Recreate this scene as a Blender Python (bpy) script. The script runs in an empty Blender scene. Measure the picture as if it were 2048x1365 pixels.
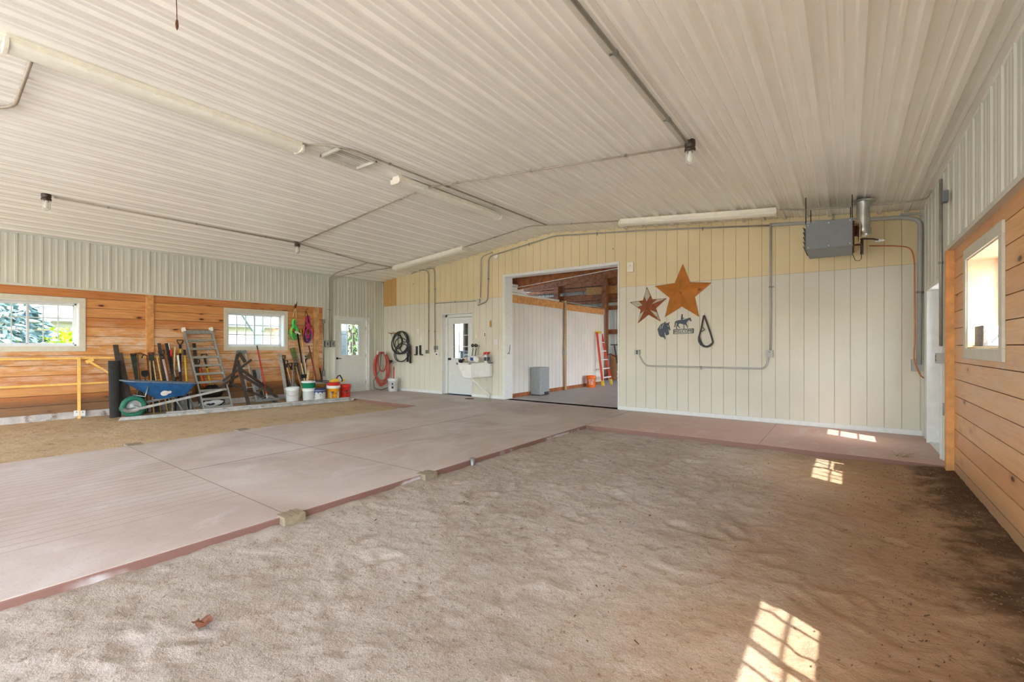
import bpy, bmesh, math, random
from mathutils import Vector, Matrix, noise
random.seed(11)
C0 = bpy.context.scene.collection
V = Vector
# ------------------------------------------------------------------ survey: the lens the photo was taken with
FPX, YAW, EYE, HOR = 910.0, 0.6355, 1.30, 692.8
CY, SY = math.cos(YAW), math.sin(YAW)
XL, XR, YF = -11.374, 0.906, 8.83          # left wall, right wall, far wall
EAVE, RIDGE, XM = 3.28, 3.88, -5.40       # gable ceiling
def ray(x, y):
    u = (x-1024)/FPX
    return (-SY+u*CY, CY+u*SY, -(y-HOR)/FPX)
def on(x, y, ax, val):
    d = ray(x, y); o = (0, 0, EYE); t = (val-o[ax])/d[ax]
    return V([o[i]+t*d[i] for i in range(3)])
def L(x, y, o=0): return on(x, y, 0, XL+o)
def R(x, y, o=0): return on(x, y, 0, XR-o)
def F(x, y, o=0): return on(x, y, 1, YF-o)
def Z(x, y, z=0): return on(x, y, 2, z)
def slope(sg): return (RIDGE-EAVE)/((XR-XM) if sg > 0 else (XM-XL))
def ceil_z(x): return RIDGE-slope(x-XM)*abs(x-XM)
def CE(x, y, drop=0):                       # point on the sloped ceiling
    r = ray(x, y)
    for sg in (1, -1):
        m = slope(sg)
        k = RIDGE-drop-EYE+sg*m*XM
        t = k/(r[2]+sg*m*r[0])
        P = V((t*r[0], t*r[1], EYE+t*r[2]))
        if t > 0 and (P.x-XM)*sg >= -1e-6: return P
    return P
# ------------------------------------------------------------------ mesh helpers
class MB:
    def __init__(s): s.v = []; s.f = []; s.m = []; s.s = []
    def add(s, vs, fs, mi=0, sm=False):
        b = len(s.v); s.v += [V(v) for v in vs]
        for f in fs: s.f.append([b+i for i in f]); s.m.append(mi); s.s.append(sm)
        return s
    def box(s, a, b, mi=0):
        x0, y0, z0 = [min(a[i], b[i]) for i in range(3)]; x1, y1, z1 = [max(a[i], b[i]) for i in range(3)]
        return s.add([(x0,y0,z0),(x1,y0,z0),(x1,y1,z0),(x0,y1,z0),(x0,y0,z1),(x1,y0,z1),(x1,y1,z1),(x0,y1,z1)],
                     [(0,3,2,1),(4,5,6,7),(0,1,5,4),(1,2,6,5),(2,3,7,6),(3,0,4,7)], mi)
    def bar(s, p, q, w, d, side=None, mi=0, w2=None, d2=None):
        p, q = V(p), V(q); t = (q-p).normalized()
        sd = V(side) if side is not None else (V((0,0,1)) if abs(t.z) < .9 else V((0,1,0)))
        u = (sd-t*sd.dot(t)).normalized(); n = t.cross(u)
        w2 = w if w2 is None else w2; d2 = d if d2 is None else d2
        vs = []
        for c, ww, dd in ((p, w, d), (q, w2, d2)):
            for a, b in ((-1,-1),(1,-1),(1,1),(-1,1)): vs.append(c+u*a*ww/2+n*b*dd/2)
        return s.add(vs, [(0,3,2,1),(4,5,6,7),(0,1,5,4),(1,2,6,5),(2,3,7,6),(3,0,4,7)], mi)
    def tube(s, pts, r, n=8, closed=False, mi=0, caps=True):
        pts = [V(p) for p in pts]; N = len(pts)
        rs = r if isinstance(r, (list, tuple)) else [r]*N
        T = []
        for i in range(N):
            a = pts[(i-1) % N] if (closed or i > 0) else pts[i]
            b = pts[(i+1) % N] if (closed or i < N-1) else pts[i]
            d = b-a; T.append(d.normalized() if d.length > 1e-9 else V((0,0,1)))
        u = T[0].orthogonal().normalized(); vs = []; fs = []
        for i in range(N):
            u = (u-T[i]*u.dot(T[i]))
            u = u.normalized() if u.length > 1e-6 else T[i].orthogonal().normalized()
            w = T[i].cross(u)
            for k in range(n):
                a = 2*math.pi*k/n; vs.append(pts[i]+(u*math.cos(a)+w*math.sin(a))*rs[i])
        for i in range(N if closed else N-1):
            for k in range(n):
                a, b = i*n, ((i+1) % N)*n
                fs.append((a+k, a+(k+1) % n, b+(k+1) % n, b+k))
        s.add(vs, fs, mi, True)
        if not closed and caps:
            b = len(s.v)-len(vs)
            s.f.append([b+k for k in range(n)][::-1]); s.m.append(mi); s.s.append(False)
            s.f.append([b+(N-1)*n+k for k in range(n)]); s.m.append(mi); s.s.append(False)
        return s
    def cyl(s, p, q, r, r2=None, n=14, mi=0):
        return s.tube([p, q], [r, r if r2 is None else r2], n, False, mi)
    def lathe(s, prof, o, n=24, axis=(0,0,1), mi=0, sm=True):
        ax = V(axis).normalized(); u = ax.orthogonal().normalized(); w = ax.cross(u); o = V(o); vs = []; fs = []
        for r, z in prof:
            for k in range(n):
                a = 2*math.pi*k/n; vs.append(o+ax*z+(u*math.cos(a)+w*math.sin(a))*max(r, 1e-5))
        for i in range(len(prof)-1):
            for k in range(n):
                fs.append((i*n+k, i*n+(k+1) % n, (i+1)*n+(k+1) % n, (i+1)*n+k))
        return s.add(vs, fs, mi, sm)
    def prism(s, poly, vec, mi=0, sm=False):
        n = len(poly); vec = V(vec); vs = [V(p) for p in poly]+[V(p)+vec for p in poly]
        fs = [tuple(range(n))[::-1], tuple(range(n, 2*n))]+[(i, (i+1) % n, n+(i+1) % n, n+i) for i in range(n)]
        return s.add(vs, fs, mi, sm)
    def build(s, name, mats, parent=None, bevel=0, base=None):
        if not isinstance(mats, (list, tuple)): mats = [mats]
        off = V((0,0,0)); p = parent
        while p is not None: off += p.location; p = p.parent
        loc = V((0,0,0))
        if parent is None:
            if base is not None: loc = V(base)
            else:
                xs = [v.x for v in s.v]; ys = [v.y for v in s.v]; zs = [v.z for v in s.v]
                loc = V(((min(xs)+max(xs))/2, (min(ys)+max(ys))/2, min(zs)))
        me = bpy.data.meshes.new(name)
        me.from_pydata([tuple(v-off-loc) for v in s.v], [], s.f)
        for m in mats: me.materials.append(m)
        me.polygons.foreach_set('material_index', s.m); me.polygons.foreach_set('use_smooth', s.s)
        bm = bmesh.new(); bm.from_mesh(me); bmesh.ops.recalc_face_normals(bm, faces=bm.faces); bm.to_mesh(me); bm.free()
        o = bpy.data.objects.new(name, me); C0.objects.link(o); o.location = loc
        if parent is not None: o.parent = parent
        if bevel:
            b = o.modifiers.new('bevel', 'BEVEL'); b.width = bevel; b.segments = 2; b.limit_method = 'ANGLE'; b.angle_limit = .7
        return o
def tag(o, label=None, cat=None, group=None, kind=None):
    for k, v in (('label', label), ('category', cat), ('group', group), ('kind', kind)):
        if v: o[k] = v
    return o
def thing(name, loc, label, cat, group=None):
    o = bpy.data.objects.new(name, None); C0.objects.link(o); o.location = V(loc); o.empty_display_size = .1
    return tag(o, label, cat, group)
def dup(o, parent=None):
    c = o.copy(); C0.objects.link(c)
    if parent is not None: c.parent = parent
    for ch in list(o.children): dup(ch, c)
    return c
def struct(o): o['kind'] = 'structure'; return o
# ------------------------------------------------------------------ materials
def lin(c):
    c = c/255
    return c/12.92 if c <= .04045 else ((c+.055)/1.055)**2.4
def col(r, g, b): return (lin(r), lin(g), lin(b), 1)
class NT:
    def __init__(s, name):
        s.mat = bpy.data.materials.new(name); s.mat.use_nodes = True; s.t = s.mat.node_tree
        s.b = s.t.nodes['Principled BSDF']; s.out = s.t.nodes['Material Output']
    def n(s, typ, ins=None, **at):
        nd = s.t.nodes.new(typ)
        for k, v in at.items(): setattr(nd, k, v)
        for k, v in (ins or {}).items(): s.set(nd.inputs[k], v)
        return nd
    def set(s, sock, v):
        if hasattr(v, 'is_output') or isinstance(v, bpy.types.NodeSocket): s.t.links.new(v, sock)
        else: sock.default_value = v
    def p(s, **kw):
        for k, v in kw.items(): s.set(s.b.inputs[k.replace('_', ' ')], v)
    def math(s, op, a, b=0, c=0):
        nd = s.t.nodes.new('ShaderNodeMath'); nd.operation = op
        for i, v in enumerate((a, b, c)): s.set(nd.inputs[i], v)
        return nd.outputs[0]
    def noise(s, vec, scale, detail=3, rough=.55, dist=0):
        nd = s.n('ShaderNodeTexNoise', {'Vector': vec, 'Scale': scale, 'Detail': detail, 'Roughness': rough, 'Distortion': dist})
        return nd.outputs['Fac']
    def ramp(s, fac, stops):
        nd = s.t.nodes.new('ShaderNodeValToRGB'); e = nd.color_ramp.elements
        while len(e) < len(stops): e.new(.5)
        for i, (p, c) in enumerate(stops): e[i].position = p; e[i].color = c
        s.set(nd.inputs[0], fac); return nd.outputs[0]
    def mix(s, fac, a, b, mode='MIX'):
        nd = s.t.nodes.new('ShaderNodeMix'); nd.data_type = 'RGBA'; nd.blend_type = mode
        s.set(nd.inputs[0], fac); s.set(nd.inputs[6], a); s.set(nd.inputs[7], b); return nd.outputs[2]
    def smooth(s, v, a, b):
        nd = s.t.nodes.new('ShaderNodeMapRange'); nd.interpolation_type = 'SMOOTHSTEP'
        s.set(nd.inputs[0], v); nd.inputs[1].default_value = a; nd.inputs[2].default_value = b; return nd.outputs[0]
    def bump(s, h, dist=.01, st=1):
        nd = s.n('ShaderNodeBump', {'Height': h, 'Distance': dist, 'Strength': st}); s.set(s.b.inputs['Normal'], nd.outputs[0])
    def pos(s):
        g = s.n('ShaderNodeNewGeometry'); sp = s.n('ShaderNodeSeparateXYZ', {0: g.outputs['Position']})
        return g.outputs['Position'], sp.outputs[0], sp.outputs[1], sp.outputs[2]
    def obj(s): return s.n('ShaderNodeTexCoord').outputs['Object']
    def xyz(s, x, y, z): return s.n('ShaderNodeCombineXYZ', {0: x, 1: y, 2: z}).outputs[0]
def pbr(name, c, rough=.5, metal=0, var=.12, scale=14, bump=0, spec=.5, dirt=None):
    t = NT(name); o = t.obj(); f = t.noise(o, scale, 4)
    dk = tuple(x*(1-var*1.6) for x in c[:3])+(1,); lt = tuple(min(1, x*(1+var)) for x in c[:3])+(1,)
    cc = t.ramp(f, [(.3, dk), (.7, lt)])
    if dirt:
        g = t.smooth(t.noise(o, dirt[1], 5, .65), dirt[2], dirt[2]+.14); cc = t.mix(g, cc, dirt[0])
    t.p(Base_Color=cc, Roughness=rough, Metallic=metal); t.set(t.b.inputs['Specular IOR Level'], spec)
    if bump: t.bump(f, .004, bump)
    return t.mat
def m_glass(name, tint=(1,1,1,1)):
    t = NT(name); t.p(Base_Color=tint, Roughness=.02); 
    tr = t.n('ShaderNodeBsdfTransparent', {0: (.93,.96,.95,1)}); gl = t.n('ShaderNodeBsdfGlossy', {0: (1,1,1,1), 1: .03})
    bf = t.n('ShaderNodeNewGeometry').outputs['Backfacing']; lw = t.n('ShaderNodeFresnel', {0: t.math('MULTIPLY_ADD', bf, 1/1.35-1.35, 1.35)}); mx = t.n('ShaderNodeMixShader', {0: lw.outputs[0], 1: tr.outputs[0], 2: gl.outputs[0]})
    t.t.links.new(mx.outputs[0], t.out.inputs[0]); return t.mat
def m_metal_panel(name, c, rough, dirt):
    t = NT(name); P, x, y, z = t.pos()
    f = t.noise(P, 1.1, 4, .6); g = t.noise(P, 60, 2)
    cc = t.ramp(f, [(.3, tuple(v*.93 for v in c[:3])+(1,)), (.7, c)])
    sp = t.smooth(g, .74, .8); cc = t.mix(t.math('MULTIPLY', sp, dirt), cc, col(120,105,85))
    rr = t.math('MULTIPLY_ADD', f, .08, rough-.04)
    t.p(Base_Color=cc, Roughness=rr); t.bump(t.noise(P, 1.6, 1), .01, .06); return t.mat
def m_siding(name, c, c2, tex=True):
    t = NT(name); P, x, y, z = t.pos()
    v = t.xyz(t.math('MULTIPLY', x, 7), t.math('MULTIPLY', y, 7), t.math('MULTIPLY', z, 1.6))
    f = t.noise(v, 9, 5, .65); g = t.noise(P, .8, 3)
    cc = t.mix(t.smooth(g, .35, .7), c, c2); cc = t.mix(t.math('MULTIPLY', t.smooth(f, .55, .8), .12), cc, tuple(q*.6 for q in c[:3])+(1,))
    t.p(Base_Color=cc, Roughness=.62); t.bump(f, .006, .55); return t.mat
def m_boards(name, z0, pitch=.176, dirty=0, bounce_tint=0):
    t = NT(name); P, x, y, z = t.pos()
    zi = t.math('FLOOR', t.math('DIVIDE', t.math('SUBTRACT', z, z0), pitch))
    wn = t.n('ShaderNodeTexWhiteNoise', {'W': zi}, noise_dimensions='1D'); rnd = wn.outputs['Value']
    yy = t.math('ADD', y, t.math('MULTIPLY', rnd, 31))
    zz = t.math('ADD', z, t.math('MULTIPLY', t.noise(t.xyz(yy, zi, 0), .9, 2), .12))
    gv = t.xyz(t.math('MULTIPLY', x, 3), t.math('MULTIPLY', yy, 1.1), t.math('MULTIPLY', zz, 26))
    grain = t.noise(gv, 1.6, 5, .62, .5)
    base = t.ramp(grain, [(.25, col(178,132,92)), (.5, col(207,168,124)), (.75, col(226,194,156))])
    base = t.mix(.95, base, t.ramp(rnd, [(0, col(222,168,116)), (.35, col(250,214,164)), (.7, col(255,232,200)), (1, col(232,182,138))]), 'MULTIPLY')
    if bounce_tint: base = t.mix(.38, base, col(246,206,158))  # paler tint: light bounced off the floor put into the board colour
    kv = t.xyz(0, t.math('MULTIPLY', yy, 2.6), t.math('MULTIPLY', z, 6.5))
    vo = t.n('ShaderNodeTexVoronoi', {'Vector': kv, 'Scale': 1.0, 'Randomness': 1})
    keep = t.math('GREATER_THAN', t.n('ShaderNodeSeparateColor', {0: vo.outputs['Color']}).outputs[0], .45)
    kd = t.math('ADD', vo.outputs['Distance'], t.math('MULTIPLY', t.noise(P, 40, 2), .06))
    knot = t.math('MULTIPLY', t.math('SUBTRACT', 1, t.smooth(kd, .1, .19)), keep)
    halo = t.math('MULTIPLY', t.math('SUBTRACT', 1, t.smooth(kd, .1, .42)), t.math('MULTIPLY', keep, .45))
    base = t.mix(halo, base, col(150,78,38)); base = t.mix(knot, base, col(70,34,18))
    scuff = t.noise(t.xyz(t.math('MULTIPLY', x, 2), t.math('MULTIPLY', y, 1.3), t.math('MULTIPLY', z, 5)), 1.7, 5, .7)
    zone = t.math('MULTIPLY', t.smooth(z, .35, 1.0), t.math('SUBTRACT', 1, t.smooth(z, 1.35, 1.9)))
    sc = t.math('MULTIPLY', t.math('MULTIPLY', t.smooth(scuff, .4, .64), zone), .75 if dirty else .4)
    base = t.mix(sc, base, col(222,206,192))
    if dirty:
        lo = t.math('SUBTRACT', 1, t.smooth(t.math('ADD', z, t.math('MULTIPLY', scuff, .25)), .38, .62))
        base = t.mix(t.math('MULTIPLY', lo, .8), base, col(104,84,66))
    else:
        lo = t.math('SUBTRACT', 1, t.smooth(t.math('ADD', z, t.math('MULTIPLY', scuff, .3)), .12, .4))
        base = t.mix(t.math('MULTIPLY', lo, .55), base, col(150,128,104))
    t.p(Base_Color=base, Roughness=t.math('MULTIPLY_ADD', scuff, .25, .28)); t.bump(grain, .003, .35); return t.mat
def m_concrete():
    t = NT('concrete'); P, x, y, z = t.pos()
    f = t.noise(P, .7, 6, .62, .6); g = t.noise(P, 9, 5, .7); h = t.noise(P, .42, 4, .6, .3)
    cc = t.ramp(f, [(.28, col(160,145,136)), (.5, col(190,179,173)), (.74, col(210,203,200))])
    red = t.math('MULTIPLY', t.smooth(h, .46, .66), .55); cc = t.mix(red, cc, col(186,168,160))
    strip = t.math('MULTIPLY', t.smooth(x, -3.9, -2.2), t.math('SUBTRACT', 1, t.smooth(y, 8.9, 9.2)))
    cc = t.mix(t.math('MULTIPLY', strip, .6), cc, col(198,152,138))
    barn = t.smooth(t.math('ADD', y, t.math('MULTIPLY', f, .5)), 8.7, 9.6); cc = t.mix(barn, cc, col(178,176,174))
    pale = t.math('MULTIPLY', t.smooth(t.noise(t.xyz(t.math('MULTIPLY', x, 1), t.math('MULTIPLY', y, .45), z), 2.6, 7, .72, .8), .5, .68), .5); cc = t.mix(pale, cc, col(206,200,198))
    fn = t.noise(P, 45, 3); cc = t.mix(t.math('MULTIPLY', t.smooth(fn, .5, .75), .18), cc, col(110,94,86))
    # lime bloom on the raw vertical edges
    nz = t.n('ShaderNodeSeparateXYZ', {0: t.n('ShaderNodeNewGeometry').outputs['Normal']}).outputs[2]
    nx_ = t.n('ShaderNodeSeparateXYZ', {0: t.n('ShaderNodeNewGeometry').outputs['Normal']}).outputs[0]; side = t.math('LESS_THAN', nz, .5)
    lowz = t.smooth(t.math('ADD', z, t.math('MULTIPLY', t.math('SUBTRACT', t.noise(P, 5, 5, .7), .5), .07)), -.008, -.03); edge = t.mix(t.math('MULTIPLY', t.math('GREATER_THAN', nx_, .5), t.math('MULTIPLY', lowz, t.smooth(t.noise(P, 1.1, 4, .6), .5, .58))), col(134,100,90), col(198,192,194))
    cc = t.mix(side, cc, edge)
    # drag broom lines pressed in the near slab, and saw cuts
    inx = t.math('MULTIPLY', t.math('GREATER_THAN', x, -6.95), t.math('LESS_THAN', x, -4.25))
    msk = t.math('MULTIPLY', inx, t.math('LESS_THAN', y, 1.79))
    ph = t.math('ABSOLUTE', t.math('SUBTRACT', t.math('FRACT', t.math('DIVIDE', t.math('ADD', x, t.math('MULTIPLY', t.noise(P, 1.3, 2), .02)), .127)), .5))
    ln = t.math('MULTIPLY', t.math('SUBTRACT', 1, t.smooth(ph, .02, .07)), msk)
    cc = t.mix(t.math('MULTIPLY', ln, .5), cc, col(128,116,110))
    t.p(Base_Color=cc, Roughness=t.math('MULTIPLY_ADD', g, .3, .42))
    hh = t.math('SUBTRACT', t.math('ADD', t.math('MULTIPLY', f, .5), t.math('MULTIPLY', fn, .12)), t.math('MULTIPLY', ln, .25))
    t.bump(hh, .012, .5); return t.mat
def m_sand(name, a, b, damp=True):
    t = NT(name); P, x, y, z = t.pos()
    f = t.noise(P, .9, 5, .6); g = t.noise(P, 160, 2, .6); h = t.noise(P, 6, 6, .68); k = t.noise(P, 26, 4, .7)
    cc = t.mix(t.smooth(f, .35, .68), a, b)
    cc = t.mix(t.math('MULTIPLY', t.smooth(h, .5, .7), .5), cc, col(142,116,92))
    cc = t.mix(t.math('MULTIPLY', t.smooth(k, .56, .68), .55), cc, col(116,96,80))
    cc = t.mix(t.math('MULTIPLY', t.smooth(g, .56, .7), .4), cc, col(112,94,80))
    cc = t.mix(t.math('MULTIPLY', t.math('SUBTRACT', 1, t.smooth(g, .3, .4)), .5), cc, col(226,214,202))
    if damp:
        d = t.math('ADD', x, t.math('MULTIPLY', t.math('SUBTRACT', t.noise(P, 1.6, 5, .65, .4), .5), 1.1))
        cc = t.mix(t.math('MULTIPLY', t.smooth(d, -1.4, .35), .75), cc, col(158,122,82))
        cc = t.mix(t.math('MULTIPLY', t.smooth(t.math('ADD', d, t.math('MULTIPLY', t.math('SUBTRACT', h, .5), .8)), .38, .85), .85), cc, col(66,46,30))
    t.p(Base_Color=cc, Roughness=.93); t.set(t.b.inputs['Specular IOR Level'], .2)
    t.bump(t.math('ADD', t.math('MULTIPLY', g, .12), t.math('ADD', t.math('MULTIPLY', k, .45), h)), .022, .8); return t.mat
M = {}
M['ceil'] = m_metal_panel('ceiling_metal', col(240,241,234), .25, .25)
M['panel'] = m_metal_panel('wall_metal', col(208,212,204), .4, .5)
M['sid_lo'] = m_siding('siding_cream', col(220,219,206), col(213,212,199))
M['sid_hi'] = m_siding('siding_tan', col(226,212,172), col(219,205,164))  # tanner than lower course: part paint, part warm-to-cool light put into colour
M['sid_or'] = m_siding('siding_ochre', col(206,168,104), col(198,158,96))
M['sid_barn'] = m_siding('siding_white', col(222,220,216), col(208,206,204))
M['boards_l'] = m_boards('pine_boards_worn', .956-.176*8, dirty=1)
M['boards_r'] = m_boards('pine_boards', .956-.176*8, bounce_tint=1)
M['concrete'] = m_concrete()
M['sand'] = m_sand('sand_grey', col(168,157,146), col(186,177,168))
M['sand_l'] = m_sand('sand_tan', col(188,164,130), col(200,178,146), False)
M['trim'] = pbr('trim_paint', col(206,206,194), .45, var=.05)
M['white'] = pbr('white_paint', col(226,230,230), .4, var=.04)
M['door'] = pbr('door_paint', col(222,227,228), .38, var=.03)
M['vinyl'] = pbr('window_vinyl', col(224,228,230), .35, var=.03)
M['glass'] = m_glass('window_glass')
M['galv'] = pbr('galvanized', col(150,152,150), .42, .75, var=.15, scale=30)
M['conduit'] = pbr('conduit_metal', col(168,166,156), .45, .55, var=.1)
M['darkcond'] = pbr('conduit_weathered', col(172,165,150), .5, .3, var=.1)
M['pvc'] = pbr('grey_plastic_pipe', col(176,178,176), .45, var=.05)
M['pvcw'] = pbr('white_plastic', col(232,232,228), .4, var=.04)
M['black'] = pbr('black_plastic', col(30,30,32), .5, var=.2)
M['blackm'] = pbr('black_metal', col(34,36,38), .45, .5, var=.2)
M['rubber'] = pbr('black_rubber', col(38,39,40), .75, var=.25, bump=.5)
M['brown'] = pbr('dark_brown_bakelite', col(62,44,36), .4, var=.2)
M['alu'] = pbr('aluminium', col(170,174,174), .38, .8, var=.12, scale=25)
M['steelgrey'] = pbr('grey_steel_paint', col(116,124,130), .45, .2, var=.08)
M['copper'] = pbr('copper_tube', col(196,120,76), .4, .7, var=.12)
M['rust'] = pbr('rusty_iron', col(112,66,42), .8, .3, var=.3, scale=30)
M['brass'] = pbr('brass', col(190,150,80), .35, .9)
M['wood'] = pbr('raw_wood', col(190,154,110), .7, var=.18, scale=22)
M['woodold'] = pbr('weathered_wood', col(128,112,96), .8, var=.3, scale=24, bump=.6)
M['wooddark'] = pbr('dark_stained_wood', col(64,56,50), .7, var=.3, scale=20, bump=.4)
M['framing'] = pbr('barn_framing', col(150,92,54), .75, var=.3, scale=9)
M['pineplain'] = pbr('pine_trim', col(206,150,92), .5, var=.18, scale=12)
M['yellowwood'] = pbr('yellow_painted_rail', col(240,198,112), .5, var=.08)
M['outgrass'] = pbr('lawn', col(112,122,88), .9, var=.3, scale=2)
M['outgravel'] = pbr('gravel', col(150,142,130), .9, var=.2, scale=6)
# ------------------------------------------------------------------ corrugated sheet along a straight line
def rib_profile(s0, s1, first, pitch, h, wb=.066, wt=.036, minor=.005):
    pts = []
    k = math.floor((s0-first)/pitch)-1
    while first+k*pitch < s1+pitch:
        c = first+k*pitch
        pts += [(c-wb/2, 0), (c-wt/2, h), (c+wt/2, h), (c+wb/2, 0)]
        for q in (.36, .64):
            m = c+pitch*q; pts += [(m-.02, 0), (m-.01, minor), (m+.01, minor), (m+.02, 0)]
        k += 1
    def at(s):
        for (a, ha), (b, hb) in zip(pts, pts[1:]):
            if a <= s <= b: return ha+(hb-ha)*(s-a)/max(b-a, 1e-9)
        return 0
    return [(s0, at(s0))]+[p for p in pts if s0 < p[0] < s1]+[(s1, at(s1))]
def sheet(mb, bands, first, pitch, h, place, mi=0, wb=.066, wt=.036):
    # bands: (s0, s1, low(s), high(s)); place(s, off, z) gives the point
    for s0, s1, lo, hi in bands:
        pr = rib_profile(s0, s1, first, pitch, h, wb, wt)
        vs = []; fs = []
        for s, o in pr:
            vs += [place(s, o, lo(s) if callable(lo) else lo), place(s, o, hi(s) if callable(hi) else hi)]
        for i in range(len(pr)-1): fs.append((2*i, 2*i+2, 2*i+3, 2*i+1))
        mb.add(vs, fs, mi)
# ================================================================== THE SETTING
def rects(u0, u1, v0, v1, holes):
    us = sorted({u0, u1}|{min(max(h[i], u0), u1) for h in holes for i in (0, 1)})
    vs = sorted({v0, v1}|{min(max(h[i], v0), v1) for h in holes for i in (2, 3)})
    out = []
    for a, b in zip(us, us[1:]):
        run = None
        for c, d in zip(vs, vs[1:]):
            mu, mv = (a+b)/2, (c+d)/2
            if any(h[0] < mu < h[1] and h[2] < mv < h[3] for h in holes):
                if run: out.append((a, b, *run)); run = None
            else: run = (run[0] if run else c, d)
        if run: out.append((a, b, *run))
    return out
YB = -6.0
M['gap'] = pbr('board_gap', col(58,36,22), .9)
# ---- floor: one T-shaped slab, aisle + strip + barn floor
YS = 6.78
fl = MB()
poly = [(-3.47,YB-4),(-3.47,YS),(XR+.2,YS),(XR+.2,8.95),(4.2,8.95),(4.2,16.6),(XL-.2,16.6),(XL-.2,YS),(-7.55,YS),(-7.55,YB-4)]
fl.prism([(x, y, -.22) for x, y in poly], (0, 0, .22))
fo = struct(fl.build('floor', M['concrete'])); bv = fo.modifiers.new('b', 'BEVEL'); bv.width = .012; bv.segments = 2
cut = MB()
for a, b in (((-7.55,1.79),(-3.47,1.79)), ((-7.55,3.13),(-3.47,3.23)), ((-5.56,1.79),(-5.56,6.7)), ((-.95,YS),(-.95,YF)), ((-3.47,YS),(-3.47,YF))):
    cut.bar((a[0],a[1],0), (b[0],b[1],0), .0045, .003, side=(0,0,1) if False else None)
struct(cut.build('floor_joints', pbr('joint_dark', col(118,104,97), .9)))
# ---- sand beds
def SANDF(x, y): return -.068+noise.noise(V((x,y,0))*.8)*.014+er(x, y)
def sand_bed(name, x0, x1, y0, y1, zb, mat, step, rough, edge):
    nx, ny = int((x1-x0)/step), int((y1-y0)/step)
    feet = [(random.uniform(x0+.3, x1-.2), random.uniform(max(y0, .4), y1-.2), random.uniform(0, 6.3), random.uniform(.55, 1.1)) for _ in range(int(rough*170))]
    grid = {}
    for f in feet:
        for i in range(-1, 2):
            for j in range(-1, 2): grid.setdefault((int(f[0]//.5)+i, int(f[1]//.5)+j), []).append(f)
    vs = []; fs = []
    for j in range(ny+1):
        for i in range(nx+1):
            x, y = x0+(x1-x0)*i/nx, y0+(y1-y0)*j/ny
            p = V((x, y, 0))
            z = zb+noise.noise(p*.8)*.014*rough+noise.noise(p*2.6+V((5,0,0)))*.008*rough+noise.noise(p*7)*.007*rough+noise.noise(p*17)*.005*rough+noise.noise(p*38)*.003
            for fx, fy, fa, fs_ in grid.get((int(x//.5), int(y//.5)), ()):
                dx, dy = x-fx, y-fy; u = (dx*math.cos(fa)+dy*math.sin(fa))/(.15*fs_); w = (-dx*math.sin(fa)+dy*math.cos(fa))/(.075*fs_)
                r = math.hypot(u, w)
                if r < 1.7: z += (-.016*(1-r*r)*(.6+.8*noise.noise(V((fx*9,fy*9,0)))) if r < 1 else .007*math.sin((r-1)/.7*math.pi)*(.5+noise.noise(p*9)))*rough
            z += edge(x, y)
            vs.append((x, y, z))
    for j in range(ny):
        for i in range(nx):
            a = j*(nx+1)+i; fs.append((a, a+1, a+nx+2, a+nx+1))
    mb = MB(); mb.add(vs, fs, 0, True)
    return struct(mb.build(name, mat, base=(0, 0, 0)))
def er(x, y):
    return .05*max(0, 1-abs(x-XR)/.5)+.012*max(0, 1-(YS-y)/.5)*(.5+noise.noise(V((x*2,0,0))))+.025*max(0, 1-abs(x+3.47)/.4)*(.6+noise.noise(V((y*1.5,3,0))))
sand_bed('ground_sand', -3.475, XR+.01, YB, YS+.005, -.068, M['sand'], .022, 1.0, er)
sand_bed('ground_dirt', XL-.01, -7.545, YB, YS+.005, -.045, M['sand_l'], .045, .55, lambda x, y: .03*max(0, 1-abs(x-XL)/1.2)-.04*max(0, (y-6.0)/.8)*max(0, min(1, (x+10)/1)))
# ---- left wall
WL = [(.74,2.007,1.295,2.095), (4.507,5.789,1.285,2.085), (-3.05,-1.78,1.29,2.09)]
DL = (7.20,8.28,0,2.09)
holesL = WL+[DL, (9.9,12.6,.8,2.3), (13.3,15.5,.8,2.3)]
c = MB()
for a, b, u, v in rects(YB, 16.6, -.3, 3.26, holesL): c.box((XL-.2, a, u), (XL-.022, b, v))
struct(c.build('wall_left', M['gap']))
bd = MB()
def boards(mb, face, back, y0, y1, zlo, zhi, holes, zs=.956-.176*8):
    k = 0
    while zs+k*.176 < zhi:
        a, b = max(zs+k*.176, zlo), min(zs+(k+1)*.176, zhi); k += 1
        if b-a < .01: continue
        for p, q, u, v in rects(y0, y1, a+.0035, b-.0035, holes): mb.box((back, p, u), (face, q, v))
boards(bd, XL, XL-.022, YB, 6.83, -.2, 2.36, WL)
struct(bd.build('wall_left_boards', M['boards_l']))
pl = MB()
place_l = lambda s, o, z: (XL-.006+o, s, z)
top = EAVE+.02
sheet(pl, [(YB, 6.83, 2.345, top), (6.83, DL[0], -.05, top), (DL[0], DL[1], DL[3], top), (DL[1], YF, -.05, top)], 1.222, .3045, .014, place_l, 0, .046, .03)
struct(pl.build('wall_left_panels', M['panel'], base=(XL,0,0)))
tr = MB()
tr.box((XL-.01, YB, 2.335), (XL+.03, 6.86, 2.352)); tr.box((XL+.024, YB, 2.352), (XL+.03, 6.86, 2.375))
tr.box((XL-.01, 6.83, 0), (XL+.026, 6.86, 2.335)); tr.box((XL-.005, YF-.05, 0), (XL+.022, YF, 3.26))
tr.box((XL-.005, YB, 3.22), (XL+.022, YF, 3.275))
struct(tr.build('trim_1', M['panel']))
kb = MB(); kb.box((XL-.01, YB, -.08), (XL+.042, 2.9, .105)); kb.box((XL-.01, 2.9, -.08), (XL+.04, 6.8, .1))
struct(kb.build('baseboard_left', pbr('whitewashed_board', col(186,184,186), .75, var=.16, scale=7, dirt=(col(120,108,98), 5, .52)), bevel=.006))
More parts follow.
